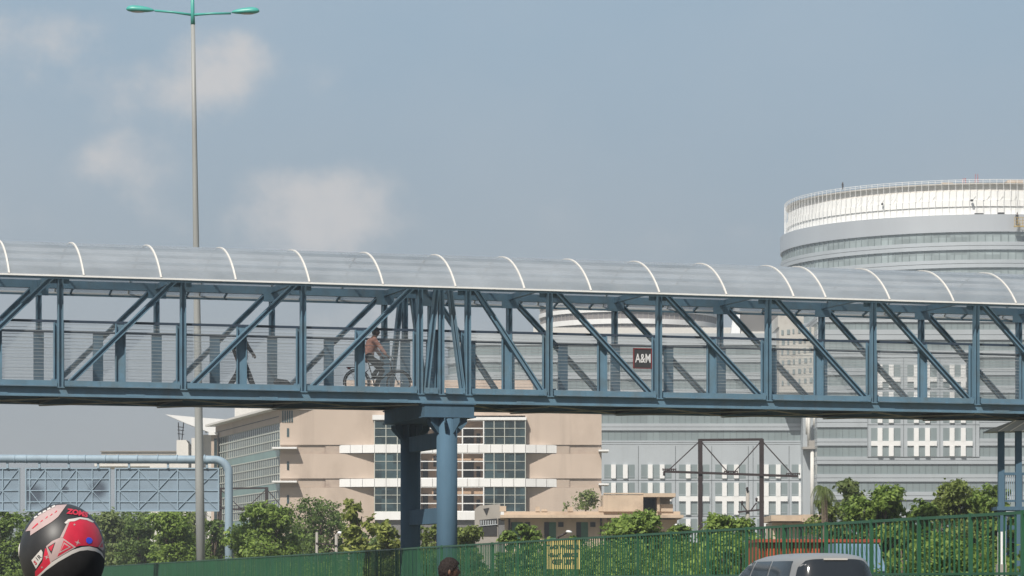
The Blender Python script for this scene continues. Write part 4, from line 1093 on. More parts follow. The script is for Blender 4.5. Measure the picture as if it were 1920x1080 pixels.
def tree(name, loc, h, rad, m, label, group=None, n=7000, leaf=.085, lobes=14, low=.25, seed=0, sparse=1., cat='tree', spread=.75, flat=1.):
    rs = np.random.RandomState(seed); rp_ = random.Random(seed)
    o = empty(name, loc, 0, label, cat, group)
    mb = MB(); zc = h*(1+low)/2; hz = h*(1-low)/2
    tr_ = [(0, 0, -.1), (rp_.uniform(-.06, .06)*h*.3, 0, h*low*.6), (rp_.uniform(-.05, .05)*h, rp_.uniform(-.05, .05)*h, h*low+hz*.6), (rp_.uniform(-.05, .05)*h, 0, h*.86)]
    r0 = .035*h**.8+.02
    mb.tube(tr_, [r0, r0*.8, r0*.5, r0*.15], 9)
    pos, nrm = [], []; wts = []; L = []
    for i in range(lobes):
        f = (i+.5)/lobes; zz = low+(1-low)*f**.9
        w_ = math.sin(math.pi*min(.97, max(.08, .12+f*.82)))**.7
        a = rp_.uniform(0, 2*math.pi); rr = rad*w_*rp_.uniform(.25, spread)
        c = np.array((math.cos(a)*rr, math.sin(a)*rr, h*zz))
        lr = rad*rp_.uniform(.36, .60)*(1.05-.35*f); c[2] = min(c[2], h-lr*.72)
        L.append((c, lr))
        p0 = Vector(tr_[1]).lerp(Vector(tr_[3]), max(.05, f*.7)); mb.tube([p0, (p0+Vector(c))/2+Vector((0, 0, -.05*h)), Vector(c)], [r0*.38, r0*.25, r0*.08], 6)
    part(mb, 'trunk', 'bark', o)
    tot_ = sum(l[1]**2 for l in L)
    for c, lr in L:
        q = max(20, int(n*lr**2/tot_)); d = rs.normal(size=(q, 3)); d /= np.linalg.norm(d, axis=1)[:, None]
        # sprays: leaves gather on twigs inside every lobe
        nt_ = max(8, q//22); tw_ = rs.normal(size=(nt_, 3)); tw_ /= np.linalg.norm(tw_, axis=1)[:, None]; tw_ *= (rs.uniform(.45, 1.08, nt_)**.7)[:, None]
        idx = rs.randint(0, nt_, q); d2 = tw_[idx]+rs.normal(size=(q, 3))*.17*sparse
        pos.append(c+d2*lr*np.array((1, 1, .8*flat))); nn = d2*.7+rs.normal(size=(q, 3))*.55+np.array((0, 0, .45)); nn /= np.linalg.norm(nn, axis=1)[:, None]; nrm.append(nn)
    pos = np.vstack(pos); nrm = np.vstack(nrm); keep = (pos[:, 2] > h*low*.45)
    cr_ = leaves_obj('crown', pos[keep], nrm[keep], leaf, m, o, rs)
    return o
G = 'trees and shrubs behind the fence'
def T(px, top, hw, D, m, label, **kw):
    h = CAMH+(HY-top)/F*D; rad = hw/F*D
    nm = kw.pop('name', 'tree')
    return tree(nm, P(px, 1090+CAMH/D*F, D), h, rad, m, label, G, seed=int(px), **kw)
T(12, 958, 62, 160, 'leaf_mid', 'green leafy tree at the left edge, behind the rider helmet', n=7000, leaf=.105)
T(215, 958, 50, 185, 'leaf_grey', 'grey green loose tree just right of the red helmet', n=6000, leaf=.12, sparse=1.5)
T(262, 975, 40, 178, 'leaf_dark', 'dull dark tree between the grey green tree and bright tree left', n=6000, leaf=.105)
T(318, 958, 62, 158, 'leaf_bright', 'bright green bushy tree left of the lamp pole', n=12500, leaf=.105)
T(402, 975, 40, 170, 'leaf_dark', 'dull green tree between lamp pole and gantry post', n=6000, leaf=.105)
T(502, 945, 76, 140, 'leaf_bright', 'broad bright green tree right of the gantry post', n=13000, leaf=.10)
T(602, 938, 72, 165, 'leaf_dark', 'rounded dark green tree before the pink block', n=10000, leaf=.085, lobes=20)
T(668, 938, 36, 122, 'leaf_yellow', 'sparse yellow green tree with upright twigs left of the dark column', n=2300, leaf=.13, sparse=1.5, spread=.95, name='sapling')
T(728, 982, 36, 118, 'leaf_yellow', 'small loose yellowish tree touching the dark column', n=1900, leaf=.13, sparse=1.5, spread=.95, name='sapling')
T(815, 985, 40, 122, 'leaf_olive', 'olive tree seen between the two bridge columns', n=5000, leaf=.082)
T(885, 986, 44, 116, 'leaf_olive', 'olive bushy tree right of the blue front column', n=7500, leaf=.082)
T(975, 982, 46, 104, 'leaf_mid', 'low green shrub before the first green door', n=7000, leaf=.085, name='shrub')
T(1075, 1003, 40, 100, 'leaf_mid', 'low shrub just above the yellow sign', n=3000, leaf=.085, name='shrub')
T(1200, 960, 76, 98, 'leaf_bright', 'round bright green tree before the rooftop room', n=12500, leaf=.082, lobes=18)
T(1352, 968, 68, 94, 'leaf_bright', 'bright green tree between the two pylon masts', n=10500, leaf=.082)
T(1600, 899, 44, 118, 'leaf_grey', 'grey green tree with loose top twigs beside the palm', n=3200, leaf=.12, sparse=1.5, spread=.95)
T(1655, 914, 72, 98, 'leaf_bright', 'broad bright tree before the grey banded block', n=13000, leaf=.085, lobes=18)
T(1732, 940, 50, 92, 'leaf_mid', 'low tree filling the gap left of the right hand trees', n=6000, leaf=.082)
T(1762, 926, 40, 112, 'leaf_olive', 'thin olive tree with wispy top in the gap at right', n=2600, leaf=.11, sparse=1.5, spread=.95)
T(1700, 1002, 42, 62, 'leaf_mid', 'low shrub right of the blue kiosk behind the fence', n=6000, leaf=.07, name='shrub', low=.1)
T(1905, 985, 50, 92, 'leaf_mid', 'shrub under the stair landing at the right edge', n=6000, leaf=.085, name='shrub', low=.1)
T(1808, 902, 70, 102, 'leaf_olive', 'tall olive green tree left of the stair landing', n=13000, leaf=.085, lobes=18)
T(1858, 908, 54, 99, 'leaf_mid', 'green tree partly behind the stair landing posts', n=7000, leaf=.082)
T(60, 955, 75, 260, 'leaf_dark', 'distant dark tree behind the helmet, below the cut sign board', n=5000, leaf=.17)
T(150, 958, 70, 265, 'leaf_mid', 'distant green tree whose top shows right above the helmet', n=5000, leaf=.17)
T(250, 955, 70, 255, 'leaf_mid', 'distant green tree below the gap between the sign boards', n=5000, leaf=.17)
T(350, 960, 70, 250, 'leaf_olive', 'distant olive tree low behind the lamp pole', n=5000, leaf=.17)
T(440, 985, 60, 245, 'leaf_mid', 'distant low tree at the foot of the gantry post', n=4000, leaf=.17)
T(555, 990, 60, 235, 'leaf_dark', 'low dark tree between the broad bright tree and rounded dark tree', n=5000, leaf=.15)
T(690, 1000, 60, 190, 'leaf_dark', 'low dark shrub mass behind the two yellow green saplings', n=5000, leaf=.14, name='shrub')
T(1550, 935, 45, 112, 'leaf_olive', 'olive shrub at the foot of the palm', n=6000, leaf=.085, name='shrub')
T(1275, 985, 50, 92, 'leaf_mid', 'low green shrub left of the large pylon base', n=4000, leaf=.085, name='shrub')
tr_ = tree('rooftop_plant', P(1098, 960, 203), (960-920)/F*203, 33/F*203, 'leaf_grey', 'spindly small tree growing on the beige house roof', None, n=650, leaf=.12, lobes=12, seed=5, sparse=1.3, spread=.95, low=.15)
# palm
D = 106.; k = D/F
pm = empty('palm_tree', P(1545, 1090+CAMH/k, D), 0, 'grey green drooping palm left of the tree before the banded block', 'palm')
mb = MB(); top = CAMH+(HY-915)*k; mb.tube([(0, 0, -.1), (.05, 0, top*.5), (0, 0, top)], [.16, .13, .10], 10); part(mb, 'trunk', 'bark', pm)
rp_ = random.Random(9); pv, pf = MB(), None
pos, nrm = [], []
for q in range(26):
    a = 2*math.pi*q/26+rp_.uniform(-.2, .2); Lf = rp_.uniform(.45, .85); up = rp_.uniform(-.15, .8)
    pts = []
    for i in range(9):
        f = i/8; pts.append(Vector((math.cos(a)*Lf*f*(1-.25*f), math.sin(a)*Lf*f*(1-.25*f), top+up*Lf*f*1.2-1.35*Lf*f*f)))
    pv.tube(pts, [.018*(1-.8*i/8) for i in range(9)], 5)
    sd_ = Vector((-math.sin(a), math.cos(a), 0))
    for i in range(1, 9):
        for e in (-1, 1):
            for sub in (0, .5):
                p = pts[i-1].lerp(pts[i], sub); tip = p+sd_*e*.22*(1.1-i/9)+Vector((0, 0, -.16))
                d_ = (tip-p); wv = (pts[i]-pts[i-1]).normalized()*.014
                pv.add([p-wv, p+wv, tip], [(0, 1, 2)])
part(pv, 'frond', 'leaf_grey', pm)
# hedge row right behind the fence
protos = []
for q in range(3):
    o = tree('hedge_shrub', (0, 0, 0), 2.25, 1.5, ('leaf_mid', 'leaf_bright', 'leaf_mid')[q], 'leafy green shrub in the hedge growing just behind the fence', 'hedge shrubs behind the fence', n=7500, leaf=.062, lobes=16, low=.12, seed=40+q, cat='shrub', spread=1.0)
    protos.append([o, False])
rh = random.Random(11); y = 44.
i = 0
while y < 178:
    off = 2.3+rh.uniform(-.3, .7)
    if 76 < y < 86: off = 4.2
    if 60 < y < 72: off = 3.1
    px_ = 960+F*(FK-FS*y+off)/y
    if (y < 58.5 and 1380 < px_ < 1690) or 1835 < px_:
        y += 2.; continue
    pr_ = protos[i % 3]
    if not pr_[1]: o = pr_[0]; pr_[1] = True
    else: o = copy_tree(pr_[0])
    o.location = (FK-FS*y+off, y, 0); o.rotation_euler.z = rh.uniform(0, 6); s_ = rh.uniform(.86, 1.04); o.scale = (s_, s_, s_*rh.uniform(.9, 1.02))
    y += 2.5+rh.uniform(0, .7)+(y-40)*.018; i += 1

# ------------------------------------------------------------------ people
def head_mb(mb, c, f, s=1.):
    """head with face; c centre, f facing (unit, horizontal)"""
    f = Vector(f).normalized(); r = Vector((f.y, -f.x, 0)); up = Vector((0, 0, 1)); c = Vector(c); vs = []; seg, rings = 28, 20
    for i in range(rings+1):
        th = math.pi*i/rings; z = math.cos(th)
        for q in range(seg):
            a = 2*math.pi*q/seg; x = math.sin(th)*math.cos(a); y = math.sin(th)*math.sin(a)   # x forward, y side
            wx, wy = .096, .074
            if z < 0:
                wy *= 1+.30*z; wx *= 1+.10*z if x > 0 else 1+.42*z
            px, py, pz = x*wx, y*wy, z*.118
            if x > .55 and abs(y) < .25: px += .020*math.exp(-((z+.12)/.17)**2)*(1-abs(y)/.25)     # nose
            if x > .45 and .18 < abs(y) < .55: px -= .008*math.exp(-((z-.12)/.12)**2)              # eye sockets
            if x > .5 and abs(y) < .4: px += .006*math.exp(-((z+.46)/.08)**2)-.004*math.exp(-((z+.37)/.04)**2)+.007*math.exp(-((z+.82)/.14)**2)
            vs.append(c+(f*px+r*py+up*pz)*s)
    fs = [(i*seg+q, (i+1)*seg+q, (i+1)*seg+(q+1) % seg, i*seg+(q+1) % seg) for i in range(rings) for q in range(seg)]
    mb.add(vs, fs, 0, True)
    for e in (-1, 1): mb.ball(c+(f*-.008+r*.074*e+up*-.012)*s, (.018*s, .018*s, .032*s), 10, 8)
def hair_mb(mb, c, f, s=1., front=.35, low=-.35):
    f = Vector(f).normalized(); r = Vector((f.y, -f.x, 0)); up = Vector((0, 0, 1)); c = Vector(c); seg, rings = 90, 60; vs = []
    from mathutils import noise
    for i in range(rings+1):
        th = math.pi*i/rings; z = math.cos(th)
        for q in range(seg):
            a = 2*math.pi*q/seg; x = math.sin(th)*math.cos(a); y = math.sin(th)*math.sin(a)
            p = Vector((x, y, z)); tuft = noise.noise(p*4.)*.055+noise.noise(Vector((x*22, y*22, z*7)))*.035
            edge = noise.noise(Vector((x*9, y*9, 3.)))*.07
            lim = (low+(front-low)*max(0, x*1.15+.1) if x > -.1 else low-.25)+edge
            g = 1.0+tuft
            if x > .2 and z > .25: g += .10*(x-.2)*max(0, 1-abs(y)*1.4)      # swept up at the front
            if z < lim: g = .80
            vs.append(c+(f*(x*.107*g-.004)+r*y*.086*g+up*(z*.128*g+.006))*s)
    fs = [(i*seg+q, (i+1)*seg+q, (i+1)*seg+(q+1) % seg, i*seg+(q+1) % seg) for i in range(rings) for q in range(seg)]
    mb.add(vs, fs, 0, True)
def limb(mb, pts, rad, seg=14):
    mb.tube(pts, rad, seg)
    for p, r in zip(pts, rad): mb.ball(p, r*.995, 12, 8)
def hand_mb(mb, w, d, palm, s=1., curl=.5):
    """palm plus five separate fingers; w wrist, d pointing direction, palm = palm normal"""
    w = Vector(w); d = Vector(d).normalized(); n = Vector(palm); n = (n-d*n.dot(d)).normalized(); b = d.cross(n)
    mb.obox(w, w+d*.095*s, b, -.038*s, .038*s, n, -.013*s, .013*s)
    for i, (o, L) in enumerate(((-.029, .068), (-.010, .078), (.010, .073), (.029, .056))):
        p = w+d*.09*s+b*o*s; pts = [p]; dd = d.copy()
        for j in range(3):
            dd = (Matrix.Rotation(curl*.9, 3, b) @ dd); 
            if j == 0 and dd.dot(n) < 0: dd = Matrix.Rotation(-2*curl*.9, 3, b) @ dd
            pts.append(pts[-1]+dd*L*s*(.42, .33, .25)[j])
        mb.tube(pts, [.0095*s, .009*s, .0085*s, .007*s], 8)
    p = w+d*.03*s-b*.036*s; mb.tube([p, p+(d*.6-b*.7+n*.3).normalized()*.035*s, p+(d*.9-b*.4+n*.5).normalized()*.062*s], [.012*s, .0105*s, .008*s], 8)
def person(name, loc, rz, J, label, group, top_m, leg_m, voxel=.008, fingers=True, hair=True, cap=None, curl=.5, short=False):
    o = empty(name, loc, rz, label, 'person', group)
    V_ = {k_: Vector(v) for k_, v in J.items()}
    mb = MB()
    limb(mb, [V_['pelvis'], V_['waist'], V_['chest'], V_['neck']], [.135, .125, .140, .075], 18)
    limb(mb, [V_['shl'], V_['chest'], V_['shr']], [.065, .105, .065], 14)
    limb(mb, [V_['neck'], V_['head']+Vector((0, 0, -.06))], [.058, .055])
    f = Vector(J['face']); head_mb(mb, V_['head'], f)
    for e in 'lr':
        limb(mb, [V_['sh'+e], V_['el'+e], V_['wr'+e]], [.052, .042, .027])
        limb(mb, [V_['hip'+e], V_['kn'+e], V_['an'+e]], [.088, .06, .042])
        limb(mb, [V_['an'+e]+Vector((0, 0, -.03)), V_['to'+e]], [.04, .033])
        d = (V_['wr'+e]-V_['el'+e]).normalized()
        hand_mb(mb, V_['wr'+e]-d*.01, J.get('hd'+e, d), J.get('hn'+e, (0, 1 if e == 'r' else -1, 0)), curl=curl)
    body = mb.build('body', 'skin', o); remesh(body, voxel, 2)
    mb = MB()
    limb(mb, [V_['pelvis']+Vector((0, 0, -.04)), V_['waist'], V_['chest'], V_['neck']+Vector((0, 0, -.05))], [.155, .145, .158, .082], 18)
    limb(mb, [V_['shl'], V_['chest'], V_['shr']], [.078, .12, .078], 14)
    for e in 'lr':
        wr = V_['el'+e].lerp(V_['wr'+e], .0 if short else .86)
        limb(mb, [V_['sh'+e], V_['el'+e], wr] if not short else [V_['sh'+e], V_['sh'+e].lerp(V_['el'+e], .7)], [.066, .056, .044] if not short else [.066, .062])
    sh = mb.build('shirt', top_m, o); remesh(sh, max(voxel, .011), 3)
    mb = MB()
    for e in 'lr':
        limb(mb, [V_['pelvis'].lerp(V_['hip'+e], .5), V_['hip'+e], V_['kn'+e], V_['kn'+e].lerp(V_['an'+e], .9)], [.12, .105, .078, .066])
    limb(mb, [V_['hipl'], V_['pelvis'], V_['hipr']], [.115, .142, .115])
    tr = mb.build('trousers', leg_m, o); remesh(tr, max(voxel, .011), 3)
    for e in 'lr':
        mb = MB(); limb(mb, [V_['an'+e]+Vector((0, 0, -.035)), V_['to'+e]], [.05, .042]); s = mb.build('shoe', 'rubber', o); remesh(s, .01, 2)
    if hair:
        mb = MB(); hair_mb(mb, V_['head'], f); h = mb.build('hair' if not cap else 'cap', cap or 'hair', o)
    mb = MB(); r = Vector((f.y, -f.x, 0))
    for e in (-1, 1): mb.ball(V_['head']+f*.083+r*.031*e+Vector((0, 0, .014)), .0125, 10, 8)
    mb.build('eyes', 'black', o)
    return o
# pose facing +x, y to the left
STAND = dict(pelvis=(0, 0, .95), waist=(.01, 0, 1.10), chest=(.0, 0, 1.30), neck=(.01, 0, 1.47), head=(.045, 0, 1.62), face=(1, 0, 0),
             shl=(0, .18, 1.40), ell=(-.03, .22, 1.13), wrl=(.05, .21, .90), shr=(0, -.18, 1.40), elr=(-.03, -.22, 1.13), wrr=(.05, -.21, .90),
             hipl=(0, .09, .90), knl=(.02, .10, .49), anl=(-.01, .10, .08), tol=(.13, .11, .04), hipr=(0, -.09, .90), knr=(.02, -.10, .49), anr=(-.01, -.10, .08), tor=(.13, -.11, .04))
# pedestrian at the kerb: only the head shows
D = 30.4; k = D/F
ht = CAMH+(HY-1048)*k
Jp = dict(STAND); dz = ht-1.752
for q in Jp:
    if q != 'face': Jp[q] = tuple(np.array(Jp[q])*(ht/1.752))
Jp['face'] = tuple(Vector((1, .12, 0)).normalized())
person('person', (P(835, 0, D).x, D, 0), 0, Jp, 'dark haired pedestrian seen in profile at the bottom middle, below the column', None, 'blue_cloth', 'dark_cloth', .006)
# walker on the bridge
t = 1.6; wl = BW(s_at(453, t), t, ZD)
Jw = dict(STAND); Jw.update(pelvis=(0, 0, .93), knl=(.20, .09, .50), anl=(.36, .09, .10), tol=(.49, .09, .08), knr=(-.12, -.09, .49), anr=(-.36, -.09, .13), tor=(-.26, -.09, .05),
                            ell=(-.16, .25, 1.14), wrl=(-.10, .20, .92), elr=(.12, -.25, 1.15), wrr=(.26, -.20, .98))
person('person', wl, TH, Jw, 'person in dark clothes and cap striding along inside the footbridge', None, 'grey_cloth', 'dark_cloth', .009, cap='dark_cloth')
# cyclist and bicycle
t = 2.0; bl = BW((s_at(645, t)+s_at(769, t))/2, t, ZD)
bk = empty('bicycle', bl, TH, 'old black roadster bicycle being ridden along the footbridge deck', 'bicycle')
RWc, FWc, WR = (-.55, 0, .34), (.58, 0, .34), .335
for c in (RWc, FWc):
    mb = MB(); mb.tube([(c[0]+WR*.94*math.cos(a), 0, c[2]+WR*.94*math.sin(a)) for a in np.linspace(0, 2*math.pi, 49)], .021, 8, 0, False); wh = part(mb, 'wheel', 'rubber', bk)
    mb = MB()
    mb.tube([(c[0]+WR*.88*math.cos(a), 0, c[2]+WR*.88*math.sin(a)) for a in np.linspace(0, 2*math.pi, 49)], .010, 6, 0, False)
    for q in range(18):
        a = 2*math.pi*q/18; mb.tube([(c[0], .03*(-1)**q, c[2]), (c[0]+WR*.88*math.cos(a), 0, c[2]+WR*.88*math.sin(a))], .0022, 4)
    mb.tube([(c[0], -.05, c[2]), (c[0], .05, c[2])], .022, 8); mb.build('rim', 'chrome', wh)
    mb = MB(); mb.tube([(c[0]+WR*1.07*math.cos(a), 0, c[2]+WR*1.07*math.sin(a)) for a in np.linspace(R(-15) if c is RWc else R(5), R(150) if c is FWc else R(190), 26)], .016, 6, 0, True, True, (2, 1)); part(mb, 'mudguard', 'rubber', bk)
mb = MB(); BB = (-.07, 0, .30); SC = (-.22, 0, .80); HC = (.36, 0, .86); HB = (.40, 0, .68)
for a, b, r in ((SC, BB, .016), (SC, HC, .015), (BB, HB, .017), (HC, HB, .018), (HB, FWc, .014)): mb.tube([a, b], r, 8)
for e in (-.045, .045): mb.tube([BB, (RWc[0], e, RWc[2])], .010, 6); mb.tube([(SC[0]+.02, 0, .74), (RWc[0], e, RWc[2])], .009, 6)
mb.tube([SC, (-.245, 0, .92)], .013, 8); part(mb, 'frame', 'rubber', bk)
mb = MB(); mb.tube([HC, (.34, 0, 1.0)], .013, 8); mb.tube([(.20, .27, 1.02), (.30, .24, 1.03), (.37, .10, 1.02), (.37, -.10, 1.02), (.30, -.24, 1.03), (.20, -.27, 1.02)], .012, 8); hb_ = part(mb, 'handlebar', 'chrome', bk)
mb = MB()
for e in (-1, 1): mb.tube([(.29, e*.245, 1.03), (.19, e*.27, 1.02)], .018, 8)
mb.build('grip', 'rubber', hb_)
mb = MB(); mb.ball((.42, 0, .98), (.03, .05, .05), 12, 8); part(mb, 'headlamp', 'chrome', bk)
mb = MB(); mb.ball((-.26, 0, .95), (.13, .085, .035), 16, 10); mb.ball((-.15, 0, .945), (.10, .035, .025), 12, 8); part(mb, 'saddle', 'rubber', bk)
mb = MB(); mb.box(-.82, -.34, -.07, .07, .735, .75); mb.tube([(-.75, -.06, .74), (RWc[0], -.06, RWc[2])], .006, 5); mb.tube([(-.75, .06, .74), (RWc[0], .06, RWc[2])], .006, 5); part(mb, 'carrier', 'rubber', bk)
mb = MB(); mb.tube([(BB[0], -.07, BB[2]), (BB[0], .07, BB[2])], .03, 10); mb.tube([(BB[0], -.06, BB[2]), (BB[0]+.03, -.065, BB[2]-.16)], .010, 6); mb.tube([(BB[0], .06, BB[2]), (BB[0]-.03, .065, BB[2]+.16)], .010, 6)
mb.tube([(BB[0]+.1*math.cos(a), -.055, BB[2]+.1*math.sin(a)) for a in np.linspace(0, 2*math.pi, 25)], .006, 5, 0, False); part(mb, 'crank', 'chrome', bk)
mb = MB(); mb.box(BB[0]-.02, BB[0]+.08, -.16, -.07, BB[2]-.175, BB[2]-.15); mb.box(BB[0]-.08, BB[0]+.02, .07, .16, BB[2]+.15, BB[2]+.175); part(mb, 'pedal', 'rubber', bk)
mb = MB(); mb.box(-.80, -.72, -.035, .035, .69, .74); part(mb, 'reflector', 'red', bk)
Jc = dict(pelvis=(-.25, 0, 1.05), waist=(-.22, 0, 1.18), chest=(-.14, 0, 1.38), neck=(-.08, 0, 1.53), head=(-.03, 0, 1.68), face=(1, 0, 0),
          shl=(-.12, .18, 1.46), ell=(.04, .25, 1.24), wrl=(.17, .255, 1.075), shr=(-.12, -.18, 1.46), elr=(.04, -.25, 1.24), wrr=(.17, -.255, 1.075),
          hdl=(.7, .05, -.5), hdr=(.7, -.05, -.5), hnl=(-.4, 0, -1), hnr=(-.4, 0, -1),
          hipl=(-.24, .10, 1.02), knl=(.14, .11, .86), anl=(-.08, .11, .54), tol=(.06, .12, .51), hipr=(-.24, -.10, 1.02), knr=(.10, -.11, .66), anr=(-.06, -.11, .24), tor=(.08, -.12, .18))
person('person', bl, TH, Jc, 'cyclist in a pink shirt and dark trousers riding over the footbridge', None, 'shirt_pink', 'dark_cloth', .008, curl=.75)
# sack on the deck, litter
t = 2.3; sl = BW(s_at(530, t), t, ZD)
sk = empty('sack', sl, TH, 'dark lumpy bundle lying on the bridge deck between two truss posts', 'bundle')
mb = MB(); mb.ball((.07, 0, .17), (.17, .18, .24), 16, 12); mb.ball((-.12, .0, .33), (.13, .12, .10), 14, 10); mb.ball((-.02, 0, .30), (.13, .13, .12), 14, 10); mb.ball((.14, .05, .1), (.15, .2, .14), 14, 10); mb.ball((-.05, 0, .10), (.12, .14, .13), 14, 10)
b_ = mb.build('cloth', 'dark_cloth', sk); remesh(b_, .015, 3)
mb = MB(); mb.tube([(-.235, 0, .30), (-.20, 0, .345), (-.17, 0, .37)], [.03, .022, .03], 10); mb.build('knot', 'grey_cloth', sk)
rl_ = random.Random(4)
for i, px in enumerate((88, 262, 291, 428, 441, 512, 706, 738, 1087, 1300, 1306, 1357, 1466, 1474, 1548, 1690, 1752, 1822)):
    t = .22; l = BW(s_at(px, t), t, ZC1+.14)
    mb = MB(); r = rl_.uniform(.025, .05); vs = []
    mb.ball((0, 0, r*.6), (r*1.2, r, r*.8), 7, 5)
    mb.v = [tuple(np.array(v)*(1+rl_.uniform(-.25, .25))) for v in mb.v]; mb.s = [False]*len(mb.s)
    o = mb.build('litter', 'paper'); o.location = (l.x, l.y, ZD); o.rotation_euler.z = rl_.uniform(0, 6); o.scale = (1, 1, 1.8)
    tag(o, 'scrap of crumpled white paper littering the edge of the bridge deck', 'litter', 'litter on the bridge deck')
# workers on the tower
def worker(px, py_top, py_bot, D, label, z=None):
    kk = D/F; h = (py_bot-py_top)*kk; loc = P(px, py_bot, D)
    s = h/1.75; J_ = {q: (tuple(np.array(v)*s) if q != 'face' else v) for q, v in STAND.items()}
    o = person('person', loc, R(-60), J_, label, None, 'dark_cloth', 'dark_cloth', .03, cap=None)
    return o
worker(1580, 342, 362-7, 512., 'tiny worker standing at the rim of the tower roof')
worker(1907, 398, 423, yg-.35, 'tiny worker standing in the yellow work cradle')

# ------------------------------------------------------------------ helmeted rider
D = 9.7; k = D/F
hc = P(117, 1036, D); hr = (79.5*k, 90*k, 92*k)
rd = empty('person', (hc.x, D, 0), R(0), 'rider in a black and red helmet at the lower left corner', 'person')
rd.rotation_euler.z = 0
mb = MB(); Lr = Vector(rd.location)
def hl(v): return tuple(Vector(v)-Lr)
base = Vector(hl(hc))
J = dict(pelvis=(0, .05, .80), chest=(0, .12, 1.16), neck=(0, .10, 1.34))
limb(mb, [(base.x, .02, .80), (base.x, .0, 1.0), (base.x, .02, 1.18), (base.x, .03, 1.30)], [.16, .15, .16, .085], 18)
limb(mb, [(base.x, .03, 1.30), (base.x, .02, base.z-.02)], [.065, .06])
limb(mb, [(base.x-.2, .03, 1.24), (base.x, .02, 1.20), (base.x+.2, .03, 1.24)], [.07, .12, .07])
for e in (-1, 1):
    limb(mb, [(base.x+.2*e, .03, 1.24), (base.x+.29*e, .22, 1.02), (base.x+.30*e, .45, 1.0)], [.055, .045, .03])
    limb(mb, [(base.x+.09*e, .02, .80), (base.x+.22*e, .42, .72), (base.x+.2*e, .32, .30)], [.10, .065, .045])
    limb(mb, [(base.x+.2*e, .32, .28), (base.x+.2*e, .46, .24)], [.045, .035])
    hand_mb(mb, (base.x+.30*e, .45, 1.0), (0, 1, -.1), (0, -.1, -1), curl=.7)
head_mb(mb, (base.x, .03, base.z-.03), (0, 1, 0), .95)
body = mb.build('body', 'skin', rd); remesh(body, .01, 2)
mb = MB()
limb(mb, [(base.x, .02, .78), (base.x, .0, 1.0), (base.x, .02, 1.18), (base.x, .03, 1.275)], [.18, .17, .18, .10], 18)
limb(mb, [(base.x-.2, .03, 1.24), (base.x, .02, 1.20), (base.x+.2, .03, 1.24)], [.085, .135, .085])
for e in (-1, 1): limb(mb, [(base.x+.2*e, .03, 1.24), (base.x+.29*e, .22, 1.02), (base.x+.30*e, .42, 1.0)], [.07, .06, .045])
jk = mb.build('jacket', 'dark_cloth', rd); remesh(jk, .012, 3)
mb = MB()
for e in (-1, 1): limb(mb, [(base.x+.04*e, .02, .80), (base.x+.09*e, .02, .80), (base.x+.22*e, .42, .72), (base.x+.2*e, .32, .32)], [.13, .12, .085, .065])
tr = mb.build('trousers', 'grey_cloth', rd); remesh(tr, .012, 3)
# helmet shell with its painted decals
mb = MB(); seg, rings = 48, 34; vs = []
def shell(x, y, z):   # unit sphere point to shell surface, local to helmet centre
    zz = z
    fx = 1.0-.05*max(0, -z)**2; fz = 1.0 if z > 0 else 1.08
    return Vector((x*hr[0]*fx, y*hr[1], zz*hr[2]*fz))
for i in range(rings+1):
    th = math.pi*.86*i/rings
    for q in range(seg):
        a = 2*math.pi*q/seg; vs.append(base+shell(math.sin(th)*math.cos(a), math.sin(th)*math.sin(a), math.cos(th)))
mb.add(vs, [(i*seg+q, (i+1)*seg+q, (i+1)*seg+(q+1) % seg, i*seg+(q+1) % seg) for i in range(rings) for q in range(seg)], 0, True)
cam0 = Vector((0, 0, CAMH))
def onshell(px, py, off=.0015):
    d = (P(px, py, D)-cam0).normalized(); o_ = cam0-hc
    A = sum((d[i]/hr[i])**2 for i in range(3)); B = 2*sum(o_[i]*d[i]/hr[i]**2 for i in range(3)); C = sum((o_[i]/hr[i])**2 for i in range(3))-1
    disc = B*B-4*A*C
    tt = (-B-math.sqrt(disc))/(2*A) if disc > 0 else -B/(2*A)
    p = o_+d*tt; q = math.sqrt(sum((p[i]/hr[i])**2 for i in range(3))); p = p/q
    u = Vector((p[0]/hr[0], p[1]/hr[1], p[2]/hr[2])); n = Vector((p[0]/hr[0]**2, p[1]/hr[1]**2, p[2]/hr[2]**2)).normalized()
    return base+shell(*u)+n*off
def decal(zpts, m, off=.0015, cuts=5):
    bm = bmesh.new()
    f = bm.faces.new([bm.verts.new((20+x/7.2, 930+y/7.2, 0)) for x, y in zpts])
    bmesh.ops.triangulate(bm, faces=bm.faces[:])
    for it in range(6):
        es = [e for e in bm.edges if e.calc_length() > 5]
        if not es: break
        bmesh.ops.subdivide_edges(bm, edges=es, cuts=1); bmesh.ops.triangulate(bm, faces=bm.faces[:])
    bm.verts.index_update()
    mb.add([onshell(v.co.x, v.co.y, off) for v in bm.verts], [tuple(v.index for v in f_.verts) for f_ in bm.faces], m, True); bm.free()
# 1 red 2 pale 3 white 4 blue 5 padding
decal([(790, 345), (900, 312), (1020, 318), (1110, 355), (1180, 450), (1225, 560), (1240, 690), (1160, 690), (1040, 668), (930, 672), (870, 690), (690, 570), (735, 450)], 1, .0012)
decal([(725, 365), (775, 318), (830, 312), (930, 292), (1040, 305), (1120, 350), (1100, 362), (1020, 328), (930, 315), (860, 345), (790, 350), (745, 380)], 3, .002)
decal([(640, 640), (665, 560), (705, 570), (655, 700), (600, 850), (565, 870)], 2, .0013); decal([(665, 565), (705, 565), (795, 350), (770, 350)], 2, .002)
